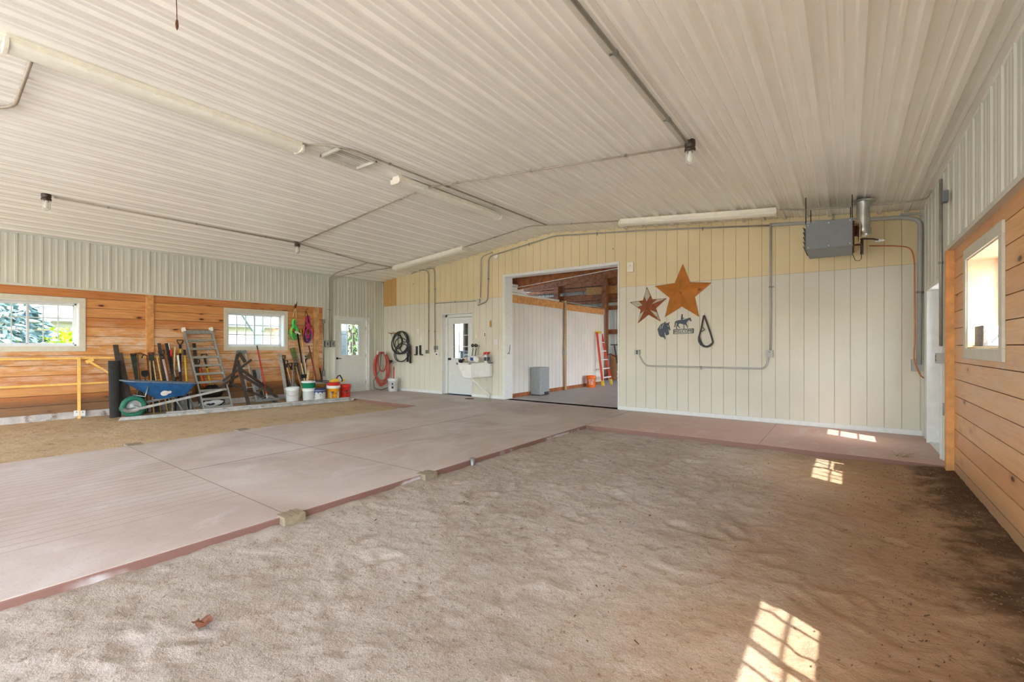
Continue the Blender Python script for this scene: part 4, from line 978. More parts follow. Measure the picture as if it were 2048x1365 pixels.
for X in (-10.64, -11.04):
    m = MB(); m.tube([(X,3.25,.3),(X,3.42,GZ+.01),(X,3.62,GZ+.01),(X,3.5,.32)], .011, 8); m.build('leg', M['alu'], wb)
m = MB(); m.tube([(-10.5,2.8,.55),(-10.5,2.76,.36),(-10.6,2.66,.385),(-10.8,2.66,.385),(-11.0,2.76,.36),(-11.0,2.8,.55)], .01, 8); m.bar((-10.4,2.5,.13),(-11.06,2.5,.13), .06, .04, side=(0,0,1)); m.build('front_brace', M['alu'], wb)
# bags behind the ladder feet
def bag(name, c, sx, sy, sz, mat, label, seed):
    m = MB(); n = 18; vs = []; fs = []; rows = 10
    for i in range(rows+1):
        t = i/rows; r = math.sin(math.pi*min(.97, .12+t*.83))**.6
        for k in range(n):
            a = 2*math.pi*k/n; d = V((math.cos(a), math.sin(a), t)); q = 1+.3*noise.noise(d*2.2+V((seed,0,0)))+.14*noise.noise(d*6+V((seed,3,0)))
            vs.append(V(c)+V((math.cos(a)*sx*r*q, math.sin(a)*sy*r*q, t*sz*(1+.2*noise.noise(d*1.7)))))
    for i in range(rows):
        for k in range(n): fs.append((i*n+k, i*n+(k+1) % n, (i+1)*n+(k+1) % n, (i+1)*n+k))
    fs += [tuple(range(n))[::-1], tuple(range(rows*n, rows*n+n))]
    m.add(vs, fs, 0, True); return tag(m.build(name, mat), label, 'bag')
bag('plastic_bag', V((L(424,812,.17).x, L(424,812,.17).y, GZ+.2)), .08, .22, .28, pbr('black_film', col(26,26,28), .3, var=.3), 'black plastic bag slumped behind the lower ladder rungs', 3)
def m_stripe():
    t = NT('navy_white_print'); o = t.obj(); w_ = t.n('ShaderNodeTexWave', {'Vector': o, 'Scale': 5.5, 'Distortion': 3.5, 'Detail': 1}); t.p(Base_Color=t.ramp(w_.outputs['Fac'], [(.52, col(24,34,62)), (.6, col(214,220,226))]), Roughness=.4); return t.mat
bag('feed_bag', V((L(424,815,.17).x, L(424,815,.17).y, GZ)), .1, .25, .2, m_stripe(), 'navy and white printed bag lying under the black bag at the ladder foot', 8)
# ================================================================== SAWHORSE, FOLDED FRAME, SQUEEGEE
sh = thing('sawhorse', L(492,815,.6), 'dark wooden folding sawhorse standing crooked right of the ladder', 'sawhorse')
def sb(name, a, b, w, d, oa, ob, mat='wooddark'):
    m = MB(); m.bar(L(*a, oa), L(*b, ob), w, d, side=(0,1,.3)); m.build(name, M[mat], sh, bevel=.003)
sb('leg', (475.5,709), (461,775), .065, .04, .22, .3); sb('leg', (475,722), (499,816), .065, .045, .40, .68); sb('brace', (446,763), (503,720), .05, .03, .47, .42); sb('brace', (480,738), (545,784), .06, .03, .5, .42)
sb('brace', (482,750), (555,795), .06, .03, .53, .48); sb('brace', (462,769), (556,806), .05, .03, .35, .45); sb('brace', (437,776), (476,752), .045, .03, .42, .36); sb('top_block', (478,706), (490,724), .06, .05, .26, .4)
fd = thing('step_ladder', L(500,806,.4), 'narrow folded aluminium step ladder with grey caps under the second window', 'ladder')
for t, b in (((480.5,703), (497,804)), ((489.5,703), (513,803))):
    P, Q = lean(t, b, .1, .34, False); m = MB(); m.bar(P, Q, .026, .03, side=(0,1,0)); m.build('side_rail', M['alu2'] if 'alu2' in M else pbr('bright_aluminium', col(206,210,212), .35, .6), fd); M['alu2'] = bpy.data.materials['bright_aluminium']
    m = MB(); a = (Q-P).normalized(); m.bar(P-a*.02-V((0,.03,0)), P+a*.06-V((0,.03,0)), .11, .05, side=(0,1,0)); m.build('end_cap', M['steelgrey'], fd, bevel=.004)
P0, Q0 = lean((480.5,703), (497,804), .1, .34, False); P1, Q1 = lean((489.5,703), (513,803), .1, .34, False)
for k in range(5): m = MB(); f = .15+k*.19; m.bar(P0.lerp(Q0, f), P1.lerp(Q1, f), .02, .02, side=(0,0,1)); m.build('rung', M['alu2'], fd)
ch = thing('folding_chair', L(520,805,.35), 'folded lawn chair with pale webbing leaning beside the folded step ladder', 'chair')
A = lean((502,737), (515,804), .04, .2, False); B = lean((518,735), (530,803), .04, .2, False)
for P, Q in (A, B): m = MB(); m.tube([P, P.lerp(Q,.5), Q], .013, 8); m.build('frame_tube', M['alu2'], ch)
M['web'] = pbr('blue_grey_webbing', col(150,164,186), .7, var=.15); M['webd'] = pbr('dark_webbing', col(52,60,62), .7, var=.2)
for k in range(3):
    f0, f1 = .06+.32*k, .33+.32*k
    for j in range(2):
        u0, u1 = .08+.46*j, .44+.46*j; q = [A[0].lerp(A[1], f).lerp(B[0].lerp(B[1], f), u) for f, u in ((f0,u0),(f0,u1),(f1,u1),(f1,u0))]; m = MB(); m.prism(q, (.006,0,0)); m.build('webbing', M['webd' if (k+j) % 3 == 0 else 'web'], ch)
sq = thing('floor_squeegee', L(536,803,.5), 'wide floor squeegee with a long red handle below the second window', 'squeegee')
P, Q = lean((514,692), (535,800), .06, .62, False); a, s_, n = frame_at(P, Q); Ln = (Q-P).length
m = MB(); m.cyl(P+a*.1, P+a*Ln*.9, .016); m.build('handle', M['redp'], sq); m = MB(); m.cyl(P, P+a*.12, .014); m.build('grip', M['black'], sq); m = MB(); m.cyl(P+a*Ln*.89, Q, .019); m.build('ferrule', M['alu2'], sq)
m = MB(); m.bar(Q-V((0,.27,0)), Q+V((0,.27,0)), .06, .05, side=(0,0,1)); m.build('squeegee_bar', M['matgrey'], sq, bevel=.004)
for s2 in (-1,1): m = MB(); m.tube([P+a*Ln*.93, Q+V((0,.2*s2,.02))], .006, 6); m.build('brace', M['alu2'], sq)
# ================================================================== RIGHT TOOL GROUP
flat('grey_plank', (559.5,708), (569,767), .075, .025, 'timber', 'pale grey plank leaning at the left of the tools by the white bucket', 'plank', .05, .3)
shaft_tool('scoop_shovel', (566.5,713), (574,760), .018, ['black'], 'shovel with black D-grip half hidden behind the pale grey plank', 'shovel', 'd', None, o0=.03, o1=.2)
shaft_tool('scoop_shovel', (571.5,723), (583,770), .018, ['wood'], 'scoop shovel with wooden shaft and wide metal blade behind the white bucket', 'shovel', 'd', (.4,.32,'scoop'), o0=.08, o1=.28, headmat='matgrey')
shaft_tool('scoop_shovel', (587,726), (586,765), .019, ['woodold'], 'scoop shovel with a grey weathered shaft behind the white bucket', 'shovel', None, (.38,.28,'scoop'), o0=.14, o1=.55, headmat='matgrey')
shaft_tool('spade', (580,728), (591,770), .018, ['wood'], 'black D-grip spade between the two scoop shovels', 'spade', 'd', None, o0=.03, o1=.2)
shaft_tool('spade', (592,728), (588,770), .017, ['woodold'], 'black D-grip spade leaning left, under the green-ended boards', 'spade', 'd', None, o0=.12, o1=.24)
for t, b, lb in (((582.5,697), (602,765), 'brown board with green painted end, left of the pair'), ((587,696), (607,765), 'brown board with green painted end, right of the pair')):
    m_, P, Q = flat('green_ended_board', t, b, .05, .04, 'woodold', lb, 'board', .03, .2); a = (Q-P).normalized(); m = MB(); m.bar(P+a*.0, P+a*.28, .054, .044, side=(0,1,0)); m.build('painted_end', M['greentop'], m_)
shaft_tool('wood_handle', (591.5,733), (602,770), .015, ['wood'], 'plain wooden handle behind the white bucket, below the green-ended boards', 'handle', o0=.15, o1=.4)
r_, P, Q, a, s_, n = shaft_tool('pole_pruner', (595,668), (608,752), .02, ['blackm'], 'dark pole pruner with a white head beside the green rope', 'pruner', o0=.12, o1=.5)
m = MB(); m.bar(P-s_*.05-a*.06, P+s_*.06+a*.02, .045, .04, side=n); m.build('pruner_head', M['white'], r_)
r_, P, Q, a, s_, n = shaft_tool('extension_pole', (601.5,660), (613,754), .013, ['yellowwood','white'], 'slim pole, orange above and white below, between the two rope coils', 'pole', .16, None, .36, o0=.04, o1=.3)
for o in r_.children:
    if o.name.startswith('grip'): o.data.materials[0] = M['yellowp']
r_, P, Q, a, s_, n = shaft_tool('axe', (602.5,727), (606.5,748), .016, ['palewood'], 'axe with a pale handle and dark head low under the slim pole', 'axe', o0=.32, o1=.6)
m = MB(); m.bar(P.lerp(Q,.36)-s_*.06, P.lerp(Q,.36)+s_*.09, .1, .035, side=a); m.build('axe_head', M['blackm'], r_)
shaft_tool('spade', (611.5,714), (608,765), .015, ['alu'], 'spade with a small silver grip right of the slim pole', 'spade', 'd', None, o0=.03, o1=.07)
r_, P, Q, a, s_, n = shaft_tool('push_broom', (617.5,692), (632,757), .016, ['maroon'], 'broom with a dark red handle leaning under the pink rope', 'broom', o0=.08, o1=.34)
m = MB(); c = L(619,711,.05); m.bar(c-V((0,.04,.08)), c+V((0,.03,.08)), .07, .04, side=(0,1,0)); m.build('brush_block', M['greentop'], r_)
r_, P, Q, a, s_, n = shaft_tool('garden_hoe', (639,733), (642.5,754), .016, ['black'], 'short black handle with an orange tip leaning by the wall corner board', 'handle', .05, o0=.06, o1=.24)
bpy.data.objects[r_.name].children[0].data.materials[0] = M['orangep']
# ================================================================== BUCKETS
def toCam(c): d = V((0,0,0))-V((c.x,c.y,0)); return d.normalized()
def bucket(c, r, h, mat, label, name='bucket', cat='bucket', taper=.86, wire=True, lid=None, group='buckets along the left wall', open_=True, band=None):
    c = V(c); root = thing(name, c, label, cat, group); t = .004
    m = MB(); R0 = r*taper; q = lambda z: R0+(r-R0)*z/h
    prof = [(.001,0),(R0-.006,0),(R0,.006)]+[(q(h*.8),h*.8),(q(h*.8)+.007,h*.81),(q(h*.83)+.007,h*.83),(q(h*.84),h*.84),(q(h*.9),h*.9),(q(h*.9)+.008,h*.905),(q(h*.93)+.008,h*.93),(q(h*.94),h*.94),(r,h*.97),(r+.006,h*.975),(r+.006,h),(r-t,h)]
    prof += [(R0-t,.012),(.001,.012)] if open_ else [(.001,h)]
    m.lathe(prof, c, 32); m.build('pail', M[mat] if isinstance(mat, str) else mat, root)
    if wire:
        d = toCam(c); s_ = V((-d.y, d.x, 0)); m = MB(); P = []
        for i in range(13): a = math.pi*i/12; P.append(c+V((0,0,h*.88))+s_*math.cos(a)*(r+.012)+d*(r*.35+.85*r*math.sin(a)*.75)+V((0,0,-h*.42*math.sin(a))))
        P[0] = c+V((0,0,h*.9))+s_*(r+.01); P[-1] = c+V((0,0,h*.9))-s_*(r+.01)
        m.tube(P, .0035, 6); m.build('wire_handle', M['alu'], root)
        m = MB()
        for s2 in (-1,): m.lathe([(.001,.012),(.014,.01),(.016,-.004)], c+V((0,0,h*.9))+s_*s2*r, 10, s_*s2)
        m.build('handle_ear', M[mat] if isinstance(mat, str) else mat, root)
    if lid:
        m = MB(); m.lathe([(.001,h+.012),(r*.9,h+.012),(r*.92,h+.018),(r+.01,h+.018),(r+.012,h-.02),(r+.007,h-.02)], c, 32); m.build('lid', M[lid], root)
    return root
def wrap(mb, c, r, z0, txt, size, ang=0, mi=0):
    d = toCam(c); a0 = math.atan2(d.y, d.x)+ang
    lettering(mb, txt, lambda x, y, z: V((c.x+math.cos(a0+x/r)*(r+.003+z), c.y+math.sin(a0+x/r)*(r+.003+z), c.z+z0+y)), size, .002, mi)
def patch(mb, c, r0, r1, h, z0, z1, a0, a1, n=8, th=.002, k=0):
    d = toCam(c); b = math.atan2(d.y, d.x); vs = []; fs = []
    for i in range(n+1):
        a = b+a0+(a1-a0)*i/n
        for z in (z0, z1):
            r = r0+(r1-r0)*z/h+th; vs.append(V((c.x+math.cos(a)*r, c.y+math.sin(a)*r, c.z+z)))
    for i in range(n): fs.append((2*i, 2*i+2, 2*i+3, 2*i+1))
    mb.add(vs, fs, 0, True)
M['bwhite'] = pbr('white_pail', col(222,228,232), .4, var=.03); M['yel'] = pbr('yellow_orange_pail', col(238,164,36), .4, var=.05); M['redb'] = pbr('red_pail', col(212,52,40), .4, var=.05); M['greenb'] = pbr('green_pail', col(24,138,104), .4, var=.05)
M['navy'] = pbr('navy_lid', col(34,58,120), .4, var=.08); M['gold'] = pbr('gold_pail', col(176,132,60), .4, .2, var=.1); M['ltblue'] = pbr('pale_blue_pail', col(196,212,226), .4, var=.04); M['orangeb'] = pbr('orange_pail', col(238,112,38), .4, var=.04); M['ink'] = pbr('black_ink', col(34,26,22), .6); M['labelw'] = pbr('paper_label', col(228,228,222), .6, var=.05)
def gp(x, y): return Z(x, y, GZ)
def lines(mb, c, r0, r1, h, a0, spec):
    for z, w, t in spec: patch(mb, c, r0, r1, h, z, z+t, a0-w/2, a0+w/2, 4, .0035)
c1 = gp(585,806); bucket(c1, .148, .37, 'bwhite', 'plain white bucket standing at the left end of the bucket row')
c2 = gp(617,804); b2 = bucket(c2, .14, .33, 'bwhite', 'plain white bucket under the green tub', wire=False, open_=False)
g2 = c2+V((0,0,.332)); bucket(g2, .15, .15, 'greenb', 'green tub with a white lid stacked on the plain white bucket', name='tub', cat='tub', wire=False, lid='bwhite', taper=.95, group=None)
c3 = gp(638,802.5); b3 = bucket(c3, .15, .29, 'bwhite', 'white tub with a navy blue lid and printed label', wire=False, lid='navy', taper=.97)
m = MB(); patch(m, c3, .1455, .15, .29, .225, .262, -1.5, 1.5, 20, .012); patch(m, c3, .1455, .15, .29, .19, .225, -1.5, -1.2, 4, .004); patch(m, c3, .1455, .15, .29, .2, .225, -.8, -.6, 4, .004); patch(m, c3, .1455, .15, .29, .2, .225, -.2, .0, 4, .004); patch(m, c3, .1455, .15, .29, .2, .225, .4, .6, 4, .004); m.build('blue_border', M['navy'], b3)
m = MB(); lines(m, c3, .1455, .15, .29, -.75, [(.165,.34,.02),(.13,.2,.012),(.1,.3,.01),(.07,.1,.02),(.04,.2,.008)]); lines(m, c3, .1455, .15, .29, .2, [(.165,.2,.01),(.13,.08,.015)]); m.build('small_print', pbr('blue_ink', col(70,84,120), .6), b3)
c4 = gp(640.5,797); bucket(c4, .12, .40, 'gold', 'gold paint pail with a pale grey top behind the green tub', wire=False, lid='pvc', group='buckets along the left wall')
c5 = gp(656,794.5); bucket(c5, .125, .38, 'ltblue', 'pale blue pail behind the yellow bucket', wire=False, lid='bwhite')
c6 = gp(667,800.5); b6 = bucket(c6, .152, .36, 'yel', 'yellow orange bucket with dark print and a white rim')
m = MB(); m.lathe([(.15,.29),(.16,.295),(.163,.36),(.001,.362)], c6, 32); m.build('white_rim', M['bwhite'], b6)
m = MB(); patch(m, c6, .131, .152, .36, .05, .22, -.62, -.35, 4, .002); m.build('side_label', pbr('grey_label', col(160,160,130), .6), b6)
m = MB(); patch(m, c6, .131, .152, .36, .06, .22, .72, 1.05, 4, .002); m.build('paper_label', M['labelw'], b6)
m = MB(); lines(m, c6, .131, .152, .36, -.12, [(.195,.44,.028),(.155,.3,.03),(.125,.2,.012),(.095,.3,.008),(.075,.25,.008),(.055,.28,.008)]); m.build('dark_print', M['ink'], b6)
t6 = c6+V((0,0,.364)); bucket(t6, .15, .075, 'redb', 'shallow red pail top stacked on the yellow orange bucket', name='tub', cat='tub', wire=False, taper=.97, open_=False, group=None)
c7 = gp(690,797.5); b7 = bucket(c7, .14, .36, 'redb', 'red bucket with dark print at the right end of the row')
m = MB(); lines(m, c7, .12, .14, .36, .35, [(.19,.5,.03),(.15,.34,.03),(.12,.2,.012),(.08,.3,.008),(.06,.25,.008)]); lines(m, c7, .12, .14, .36, -.65, [(.21,.2,.012),(.17,.24,.02),(.13,.2,.02),(.09,.2,.02)]); m.build('dark_print', M['ink'], b7)
# saw lying over the tubs
sw = thing('pruning_saw', t6+V((0,0,.08)), 'saw with yellow body and black loop handle lying across the tubs', 'saw')
S0 = g2+V((.04,.1,.185)); S1 = t6+V((0,0,.10)); dv = (S1-S0); 
m = MB(); m.bar(S0, S0+dv*.93, .022, .014, side=(0,0,1)); m.bar(S0+V((0,0,-.028)), S0+dv*.9+V((0,0,-.04)), .02, .014, side=(0,0,1)); m.build('saw_bar', M['black'], sw)
e_ = V((-dv.y*0, 1, 0)); m = MB(); m.prism([S1+V((0,y,z)) for y, z in ((-.13,.02),(.02,.07),(.1,.06),(.13,.01),(.1,-.02),(0,-.018),(-.1,-.018))], (.05,0,0)); m.build('saw_body', M['yellowp'], sw, bevel=.008)
m = MB(); m.tube([S1+V((.025,y,z)) for y, z in ((.06,.06),(.11,.13),(.16,.145),(.21,.07),(.24,.01),(.2,-.01))], .016, 10); m.build('loop_handle', M['black'], sw)
m = MB(); m.tube([S1+V((.025,y,z)) for y, z in ((.24,.01),(.3,.05),(.31,.03),(.22,-.05))], .014, 8); m.build('trigger_guard', M['yellowp'], sw)
# sticks by the buckets
for a, b, lb in ((on(617,741,0,c2.x-.22), c2+V((-.2,.02,GZ)), 'pale wooden stick standing up behind the green tub'), (on(604.5,772,0,c1.x-.2), on(598,795,0,c1.x-.1), 'yellow wooden stick slanting between the two white buckets')):
    b = V((b.x, b.y, b.z)); 
    if b.z > GZ: b = a+(b-a)*((a.z-GZ)/(a.z-b.z))
    m = MB(); m.bar(a, V((b.x,b.y,GZ)), .05, .02, side=(0,1,0)); tag(m.build('wooden_stick', M['palewood'], bevel=.002), lb, 'stick')
# ================================================================== ROPES ON THE BOARDS
def coil(c, w, h, n, r, turns_mat, name, label, cat, tie, seed, o=.03):
    rnd = random.Random(seed); root = thing(name, c-V((0,0,h)), label, cat)
    for g, (mat, cnt) in enumerate(turns_mat):
        m = MB()
        for i in range(cnt):
            k = rnd.uniform(.6, 1); kk = rnd.uniform(.75, 1.0); sh_ = rnd.uniform(-.25,.25)*w; xo = rnd.uniform(0, .05); P = []
            for j in range(28):
                a = 2*math.pi*j/28; y = math.sin(a); z = math.cos(a)
                t = (1-z)/2; pinch = 1-.82*math.exp(-((t-tie)/.12)**2); wid = w*k*(.55 if t < tie else 1.0)*pinch
                P.append(c+V((o+xo+.01*math.sin(3*a+i), y*wid/2+sh_*(t if t > tie else .2)*.8, -h*kk*t)))
            m.tube(P, r, 6, closed=True)
        m.build('rope_loops', M[mat], root)
    m = MB()
    for k in range(6): z = -h*(tie-.07+.028*k); m.tube([c+V((o+.03+.03*math.cos(q*.785), .03*math.sin(q*.785), z+.004*math.sin(q))) for q in range(8)], r*1.05, 6, closed=True)
    m.build('rope_wrap', M[turns_mat[0][0]], root)
    return root
M['rgreen'] = pbr('green_rope', col(58,206,112), .7, var=.15, scale=60); M['rlime'] = pbr('lime_rope', col(190,226,90), .7, var=.12); M['rpink'] = pbr('pink_rope', col(226,64,124), .7, var=.15, scale=60); M['rpurple'] = pbr('purple_rope', col(134,92,170), .7, var=.15); M['rnavy'] = pbr('navy_rope', col(46,48,74), .7, var=.2)
coil(L(586,639), .2, .53, 1, .008, [('rgreen', 13), ('rlime', 3)], 'rope_coil', 'bright green rope coil hanging on the pine boards right of the window', 'rope', .36, 2)
hk = thing('pruning_shears', L(591,635), 'old loppers with wooden handles hanging points-up above the green rope', 'loppers')
P = L(594,604,.05); 
m = MB(); m.bar(L(592,614,.05), P, .035, .012, side=(0,1,0), w2=.008); m.bar(L(590,618,.05), L(592,609,.05), .05, .014, side=(0,1,0)); m.build('blade', M['rust'], hk)
for a, b in (((590,617),(586.5,634)), ((591.5,617),(593,637))): m = MB(); m.cyl(L(*a,.05), L(*b,.05), .012, .016); m.build('handle', M['palewood'], hk)
coil(L(613.5,632), .24, .72, 1, .008, [('rpink', 8), ('rpurple', 6), ('rnavy', 6)], 'rope_coil', 'pink and purple rope coil hanging nearest the corner board', 'rope', .42, 5)
bc = thing('bungee_cord', L(612,622), 'black bungee cords with orange hooks hanging over the pink rope', 'bungee cord')
m = MB(); m.tube([L(612,665,.12), L(610,645,.12), L(610.5,624,.1), L(612,622,.1), L(618,640,.12), L(623,657,.12)], .008, 8); m.build('cord', M['black'], bc)
m = MB(); m.tube([L(609.5,644,.13), L(609.3,632,.13)], .011, 8); m.tube([L(607.5,656,.13), L(608.6,660,.13), L(607,668,.13)], .006, 6); m.tube([L(623,657,.13), L(625,664,.13), L(627,667,.13), L(629,663,.13)], .006, 6); m.build('hooks', M['orangep'], bc)
m = MB(); p = L(610.5,620,.0); m.tube([p, p+V((.1,0,0)), p+V((.13,0,.03))], .006, 8); m.build('wall_peg', M['blackm'], bc)
# small hooks over the second window
for i, px in enumerate((521,542,564.5,569)):
    m = MB(); p = L(px, 617.5+ (i > 1)*3, .02); m.tube([p, p+V((.02,0,.0)), p+V((.03,.02,-.02)), p+V((.03,.05,-.01)), p+V((.025,.06,.015))], .005, 6)
    tag(m.build('hook', M['rust']), ['first', 'second', 'third', 'last'][i]+' rusty hook in the row above the second window, counted from the left', 'hook', )
# ================================================================== FAR WALL LEFT: HOSES
def loops(m, c, w, h, n, r, seed, off=.06, spread=.05, u=V((1,0,0)), nn=V((0,-1,0))):
    rnd = random.Random(seed)
    for i in range(n):
        k = rnd.uniform(.78, 1.0); kk = rnd.uniform(.84, 1.0); xo = off+rnd.uniform(0, spread); dx = rnd.uniform(-.04, .04)*w; P = []
        for j in range(36):
            a = 2*math.pi*j/36; P.append(c+u*(math.sin(a)*w/2*k+dx)+nn*(xo+.015*math.sin(2*a+i))+V((0,0,-h*kk*(1-math.cos(a))/2)))
        m.tube(P, r, 8, closed=True)
M['redhose'] = pbr('red_hose', col(186,78,66), .5, var=.12, scale=30); M['blackhose'] = pbr('black_hose', col(34,38,38), .5, var=.15); M['greyhose'] = pbr('grey_hose', col(90,84,80), .5)
hr = thing('garden_hose', F(770,778), 'red garden hose hanging in a long bundle in the far left corner', 'hose')
c = V((-11.14,8.6,1.13)); UU = V((.707,.707,0)); NN = V((.707,-.707,0)); kw = dict(u=UU, nn=NN); T_ = lambda a, b, z: c+UU*a+NN*b+V((0,0,z))
m = MB(); loops(m, c, .46, 1.0, 9, .011, 3, .05, .09, **kw); loops(m, T_(-.02,0,0), .36, 1.04, 4, .011, 6, .06, .08, **kw); loops(m, T_(.02,0,0), .3, .62, 3, .011, 9, .1, .04, **kw); m.build('hose_loops', M['redhose'], hr)
m = MB(); m.tube([T_(-.02,.1,-.05), T_(-.05,.13,-.5), T_(-.22,.15,-.85), T_(-.2,.18,-1.06), T_(0,.2,-1.115), T_(.2,.16,-1.05)], .011, 8); m.build('hose_tail', M['greyhose'], hr)
m = MB(); m.bar(T_(-.1,.02,-.03), T_(.1,.02,-.03), .05, .2, side=(0,0,1)); m.build('hanger', M['blackm'], hr)
for s2 in (-1,1): m = MB(); m.bar(T_(.11*s2,.15,.03), T_(.11*s2,.15,-.08), .03, .03); m.build('hanger_lip', M['white'], hr)
m = MB(); p = T_(.25,.1,-.28); m.lathe([(.001,-.05),(.035,-.045),(.04,.04),(.03,.06),(.001,.06)], p, 14, (1,0,0)); m.tube([p, p+V((-.05,0,-.1))], .02, 8); m.build('spray_nozzle', M['black'], hr)
hb = thing('rubber_hose', F(800,726), 'black rubber hose coiled loosely on two wire hooks on the far wall', 'hose')
m = MB(); c = F(803,662)
def ell(cx, cy, rx, ry, n=40, o=.08, tilt=0, wob=0):
    P = []
    for j in range(n):
        a = 2*math.pi*j/n; x, y = rx*math.cos(a), ry*math.sin(a); P.append(F(cx+x*math.cos(tilt)-y*math.sin(tilt), cy+x*math.sin(tilt)+y*math.cos(tilt), o+wob*math.sin(2*a)))
    return P
for args in ((800,685,16,22,40,.06,.15), (800.5,686,17,23,40,.09,.25), (796,684,9,14,40,.07,.1), (795,684,8.5,13.5,40,.10,0), (805,704,15,21,40,.08,.5), (803,692,13,16,40,.11,-.3), (804,706,12.5,18,40,.12,.2), (806,684,10,21,40,.10,-.1)): m.tube(ell(*args, wob=.012), .0125, 8, closed=True)
m.tube([F(806,664,.08), F(813,676,.09), F(816,700,.09), F(815.8,722,.09)], .013, 8); m.build('hose_loops', M['blackhose'], hb)
m = MB(); m.cyl(F(815.5,706,.09), F(815.3,724,.09), .03); m.cyl(F(820,700,.09), F(820.5,727,.09), .03); m.lathe([(.001,-.1),(.035,-.09),(.04,.05),(.03,.12),(.001,.13)], F(819.5,701,.08), 12); m.build('hose_grip', M['black'], hb)
for i, (x, y) in enumerate(((786,667),(798,667))):
    m = MB(); p = F(x, y); t = F(x-6, y+6); m.tube([F(x-4,y+2), F(x,y-3), F(x+4,y+3), F(x-1,y+9), F(x-4,y+2)], .008, 6); m.tube([p, p+V((0,-.16,.0)), p+V((0,-.19,.03))], .008, 6); m.tube([F(x+3,y+1), F(x+3,y+1)+V((0,-.16,0)), F(x+3,y+1)+V((0,-.19,.03))], .008, 6)
    tag(m.build('hose_hook', M['brass']), ['brass wire hose hook at the left, above the red hose', 'brass wire hose hook at the right, holding the black hose'][i], 'hook')
# plunger in a white bucket
cB = V((F(786,783,.22).x, YF-.22, 0)); cB = Z(786,783,0)
bw = bucket(cB, .145, .37, 'bwhite', 'white bucket with a red handled tool standing beside the red hose', group=None)
m = MB(); patch(m, cB, .125, .145, .37, .19, .25, -.25, .0, 4, .003); patch(m, cB, .125, .145, .37, .09, .15, -.3, .1, 4, .003); m.build('small_print', M['ink'], bw)
tl = thing('hand_tool', cB+V((.02,0,.02)), 'red handled tool with a silver end standing in the white bucket by the hose', 'tool')
m = MB(); m.cyl(cB+V((.02,0,.02)), cB+V((.04,0,.72)), .018); m.build('handle', M['redhose'], tl); m = MB(); m.cyl(cB+V((.04,0,.70)), cB+V((.042,0,.80)), .022); m.tube([cB+V((.042,0,.8)), cB+V((.05,0,.86)), cB+V((.1,0,.86)), cB+V((.12,0,.82))], .012, 8); m.build('end_fitting', M['alu2'], tl)
# pair of black holders
for i, (x, lb) in enumerate(((833.5, 'black wall bracket with a flared foot, left one of the pair on the far wall'), (840.5, 'black wall bracket with a flared foot, right one of the pair on the far wall'))):
    m = MB(); m.bar(F(x,693+(-2*i),.02), F(x,709,.02), .05, .04, side=(1,0,0)); m.bar(F(x+(-2 if i == 0 else 2)-2,710,.03), F(x+(-2 if i == 0 else 2)+2,710,.03), .03, .06, side=(0,0,1))
    tag(m.build('wall_bracket', M['black']), lb, 'bracket', 'black brackets on the far wall')
# ================================================================== SINK
SINKY = 7.99
sk_ = thing('utility_sink', on(935,757,1,8.3), 'white utility sink on the far wall overlapping the white inner door', 'sink')
def sp(x, y, Y=8.3): return on(x, y, 1, Y)
xl, xr_ = on(914,727,1,SINKY).x, on(941.5,728,1,SINKY).x; zt = on(941.5,728,1,SINKY).z; zb = on(941.5,757,1,SINKY).z; xbl = on(925.5,755,1,SINKY).x
m = MB(); Bk = YF-.025
hollow(m, [(xl,SINKY,zt),(xr_,SINKY,zt),(xr_,Bk,zt),(xl,Bk,zt)], [(xbl,SINKY+.02,zb),(xr_-.01,SINKY+.02,zb),(xr_-.01,Bk,zb),(xbl,Bk,zb)], .03)
M['sinkp'] = pbr('sink_plastic', col(232,235,234), .4, var=.04, scale=6, dirt=(col(212,212,208), 4, .6))
m.build('basin', M['sinkp'], sk_, bevel=.012)
m = MB(); e = .015
for a, b in (((xl-e,SINKY-e),(xr_+.012,SINKY+.03)), ((xl-e,Bk-.2),(xr_+.012,Bk)), ((xl-e,SINKY-e),(xl+.03,Bk)), ((xr_-.07,SINKY-e),(xr_+.012,Bk))): m.box((a[0],a[1],zt-.02), (b[0],b[1],zt+.012))
m.build('rim', M['sinkp'], sk_, bevel=.008)
m = MB(); p = V((on(940,757,1,SINKY+.12).x, SINKY+.12, zb+.02)); q = on(977,788,1,YF-.09); m.tube([p, p+V((0,.02,-.03)), p.lerp(V((q.x,q.y,.06)), .5), V((q.x,q.y,.12)), V((q.x,q.y,.005))], .03, 12); m.lathe([(.034,-.03),(.04,-.03),(.04,.03),(.034,.03)], V((q.x,q.y,.1)), 14); m.build('drain_pipe', M['pvcw'], sk_)
for cc_ in ((xr_+.0,Bk-.06,zt-.06),): m = MB(); m.lathe([(.001,.004),(.014,.003),(.015,0)], cc_, 10, (1,0,0)); m.build('bolt', M['steelgrey'], sk_)
m = MB(); m.lathe([(.001,.006),(.03,.005),(.032,0)], (xl+.02,SINKY-.015,zt-.005), 12, (0,-1,0)); m.build('plug', M['steelgrey'], sk_)
fa = thing('wall_faucet', F(951,690), 'two black round tap handles on thin pipes above the white sink', 'faucet')
for x in (945, 951.5):
    k = F(x,691.5,.1); m = MB(); m.lathe([(.024,-.012),(.042,-.01),(.046,0),(.042,.012),(.024,.014),(.02,0),(.024,-.012)], k, 20, (0,1,0)); m.build('tap_handle', M['black'], fa)
    m = MB(); m.cyl(k, k+V((0,.1,0)), .014); m.build('valve_stem', M['galv'], fa)
    m = MB(); m.tube([F(x+1,697,.05), F(x-1,712,.06), F(x-1.5,721,.06)], .009, 8); m.build('supply_pipe', M['blackm'], fa)
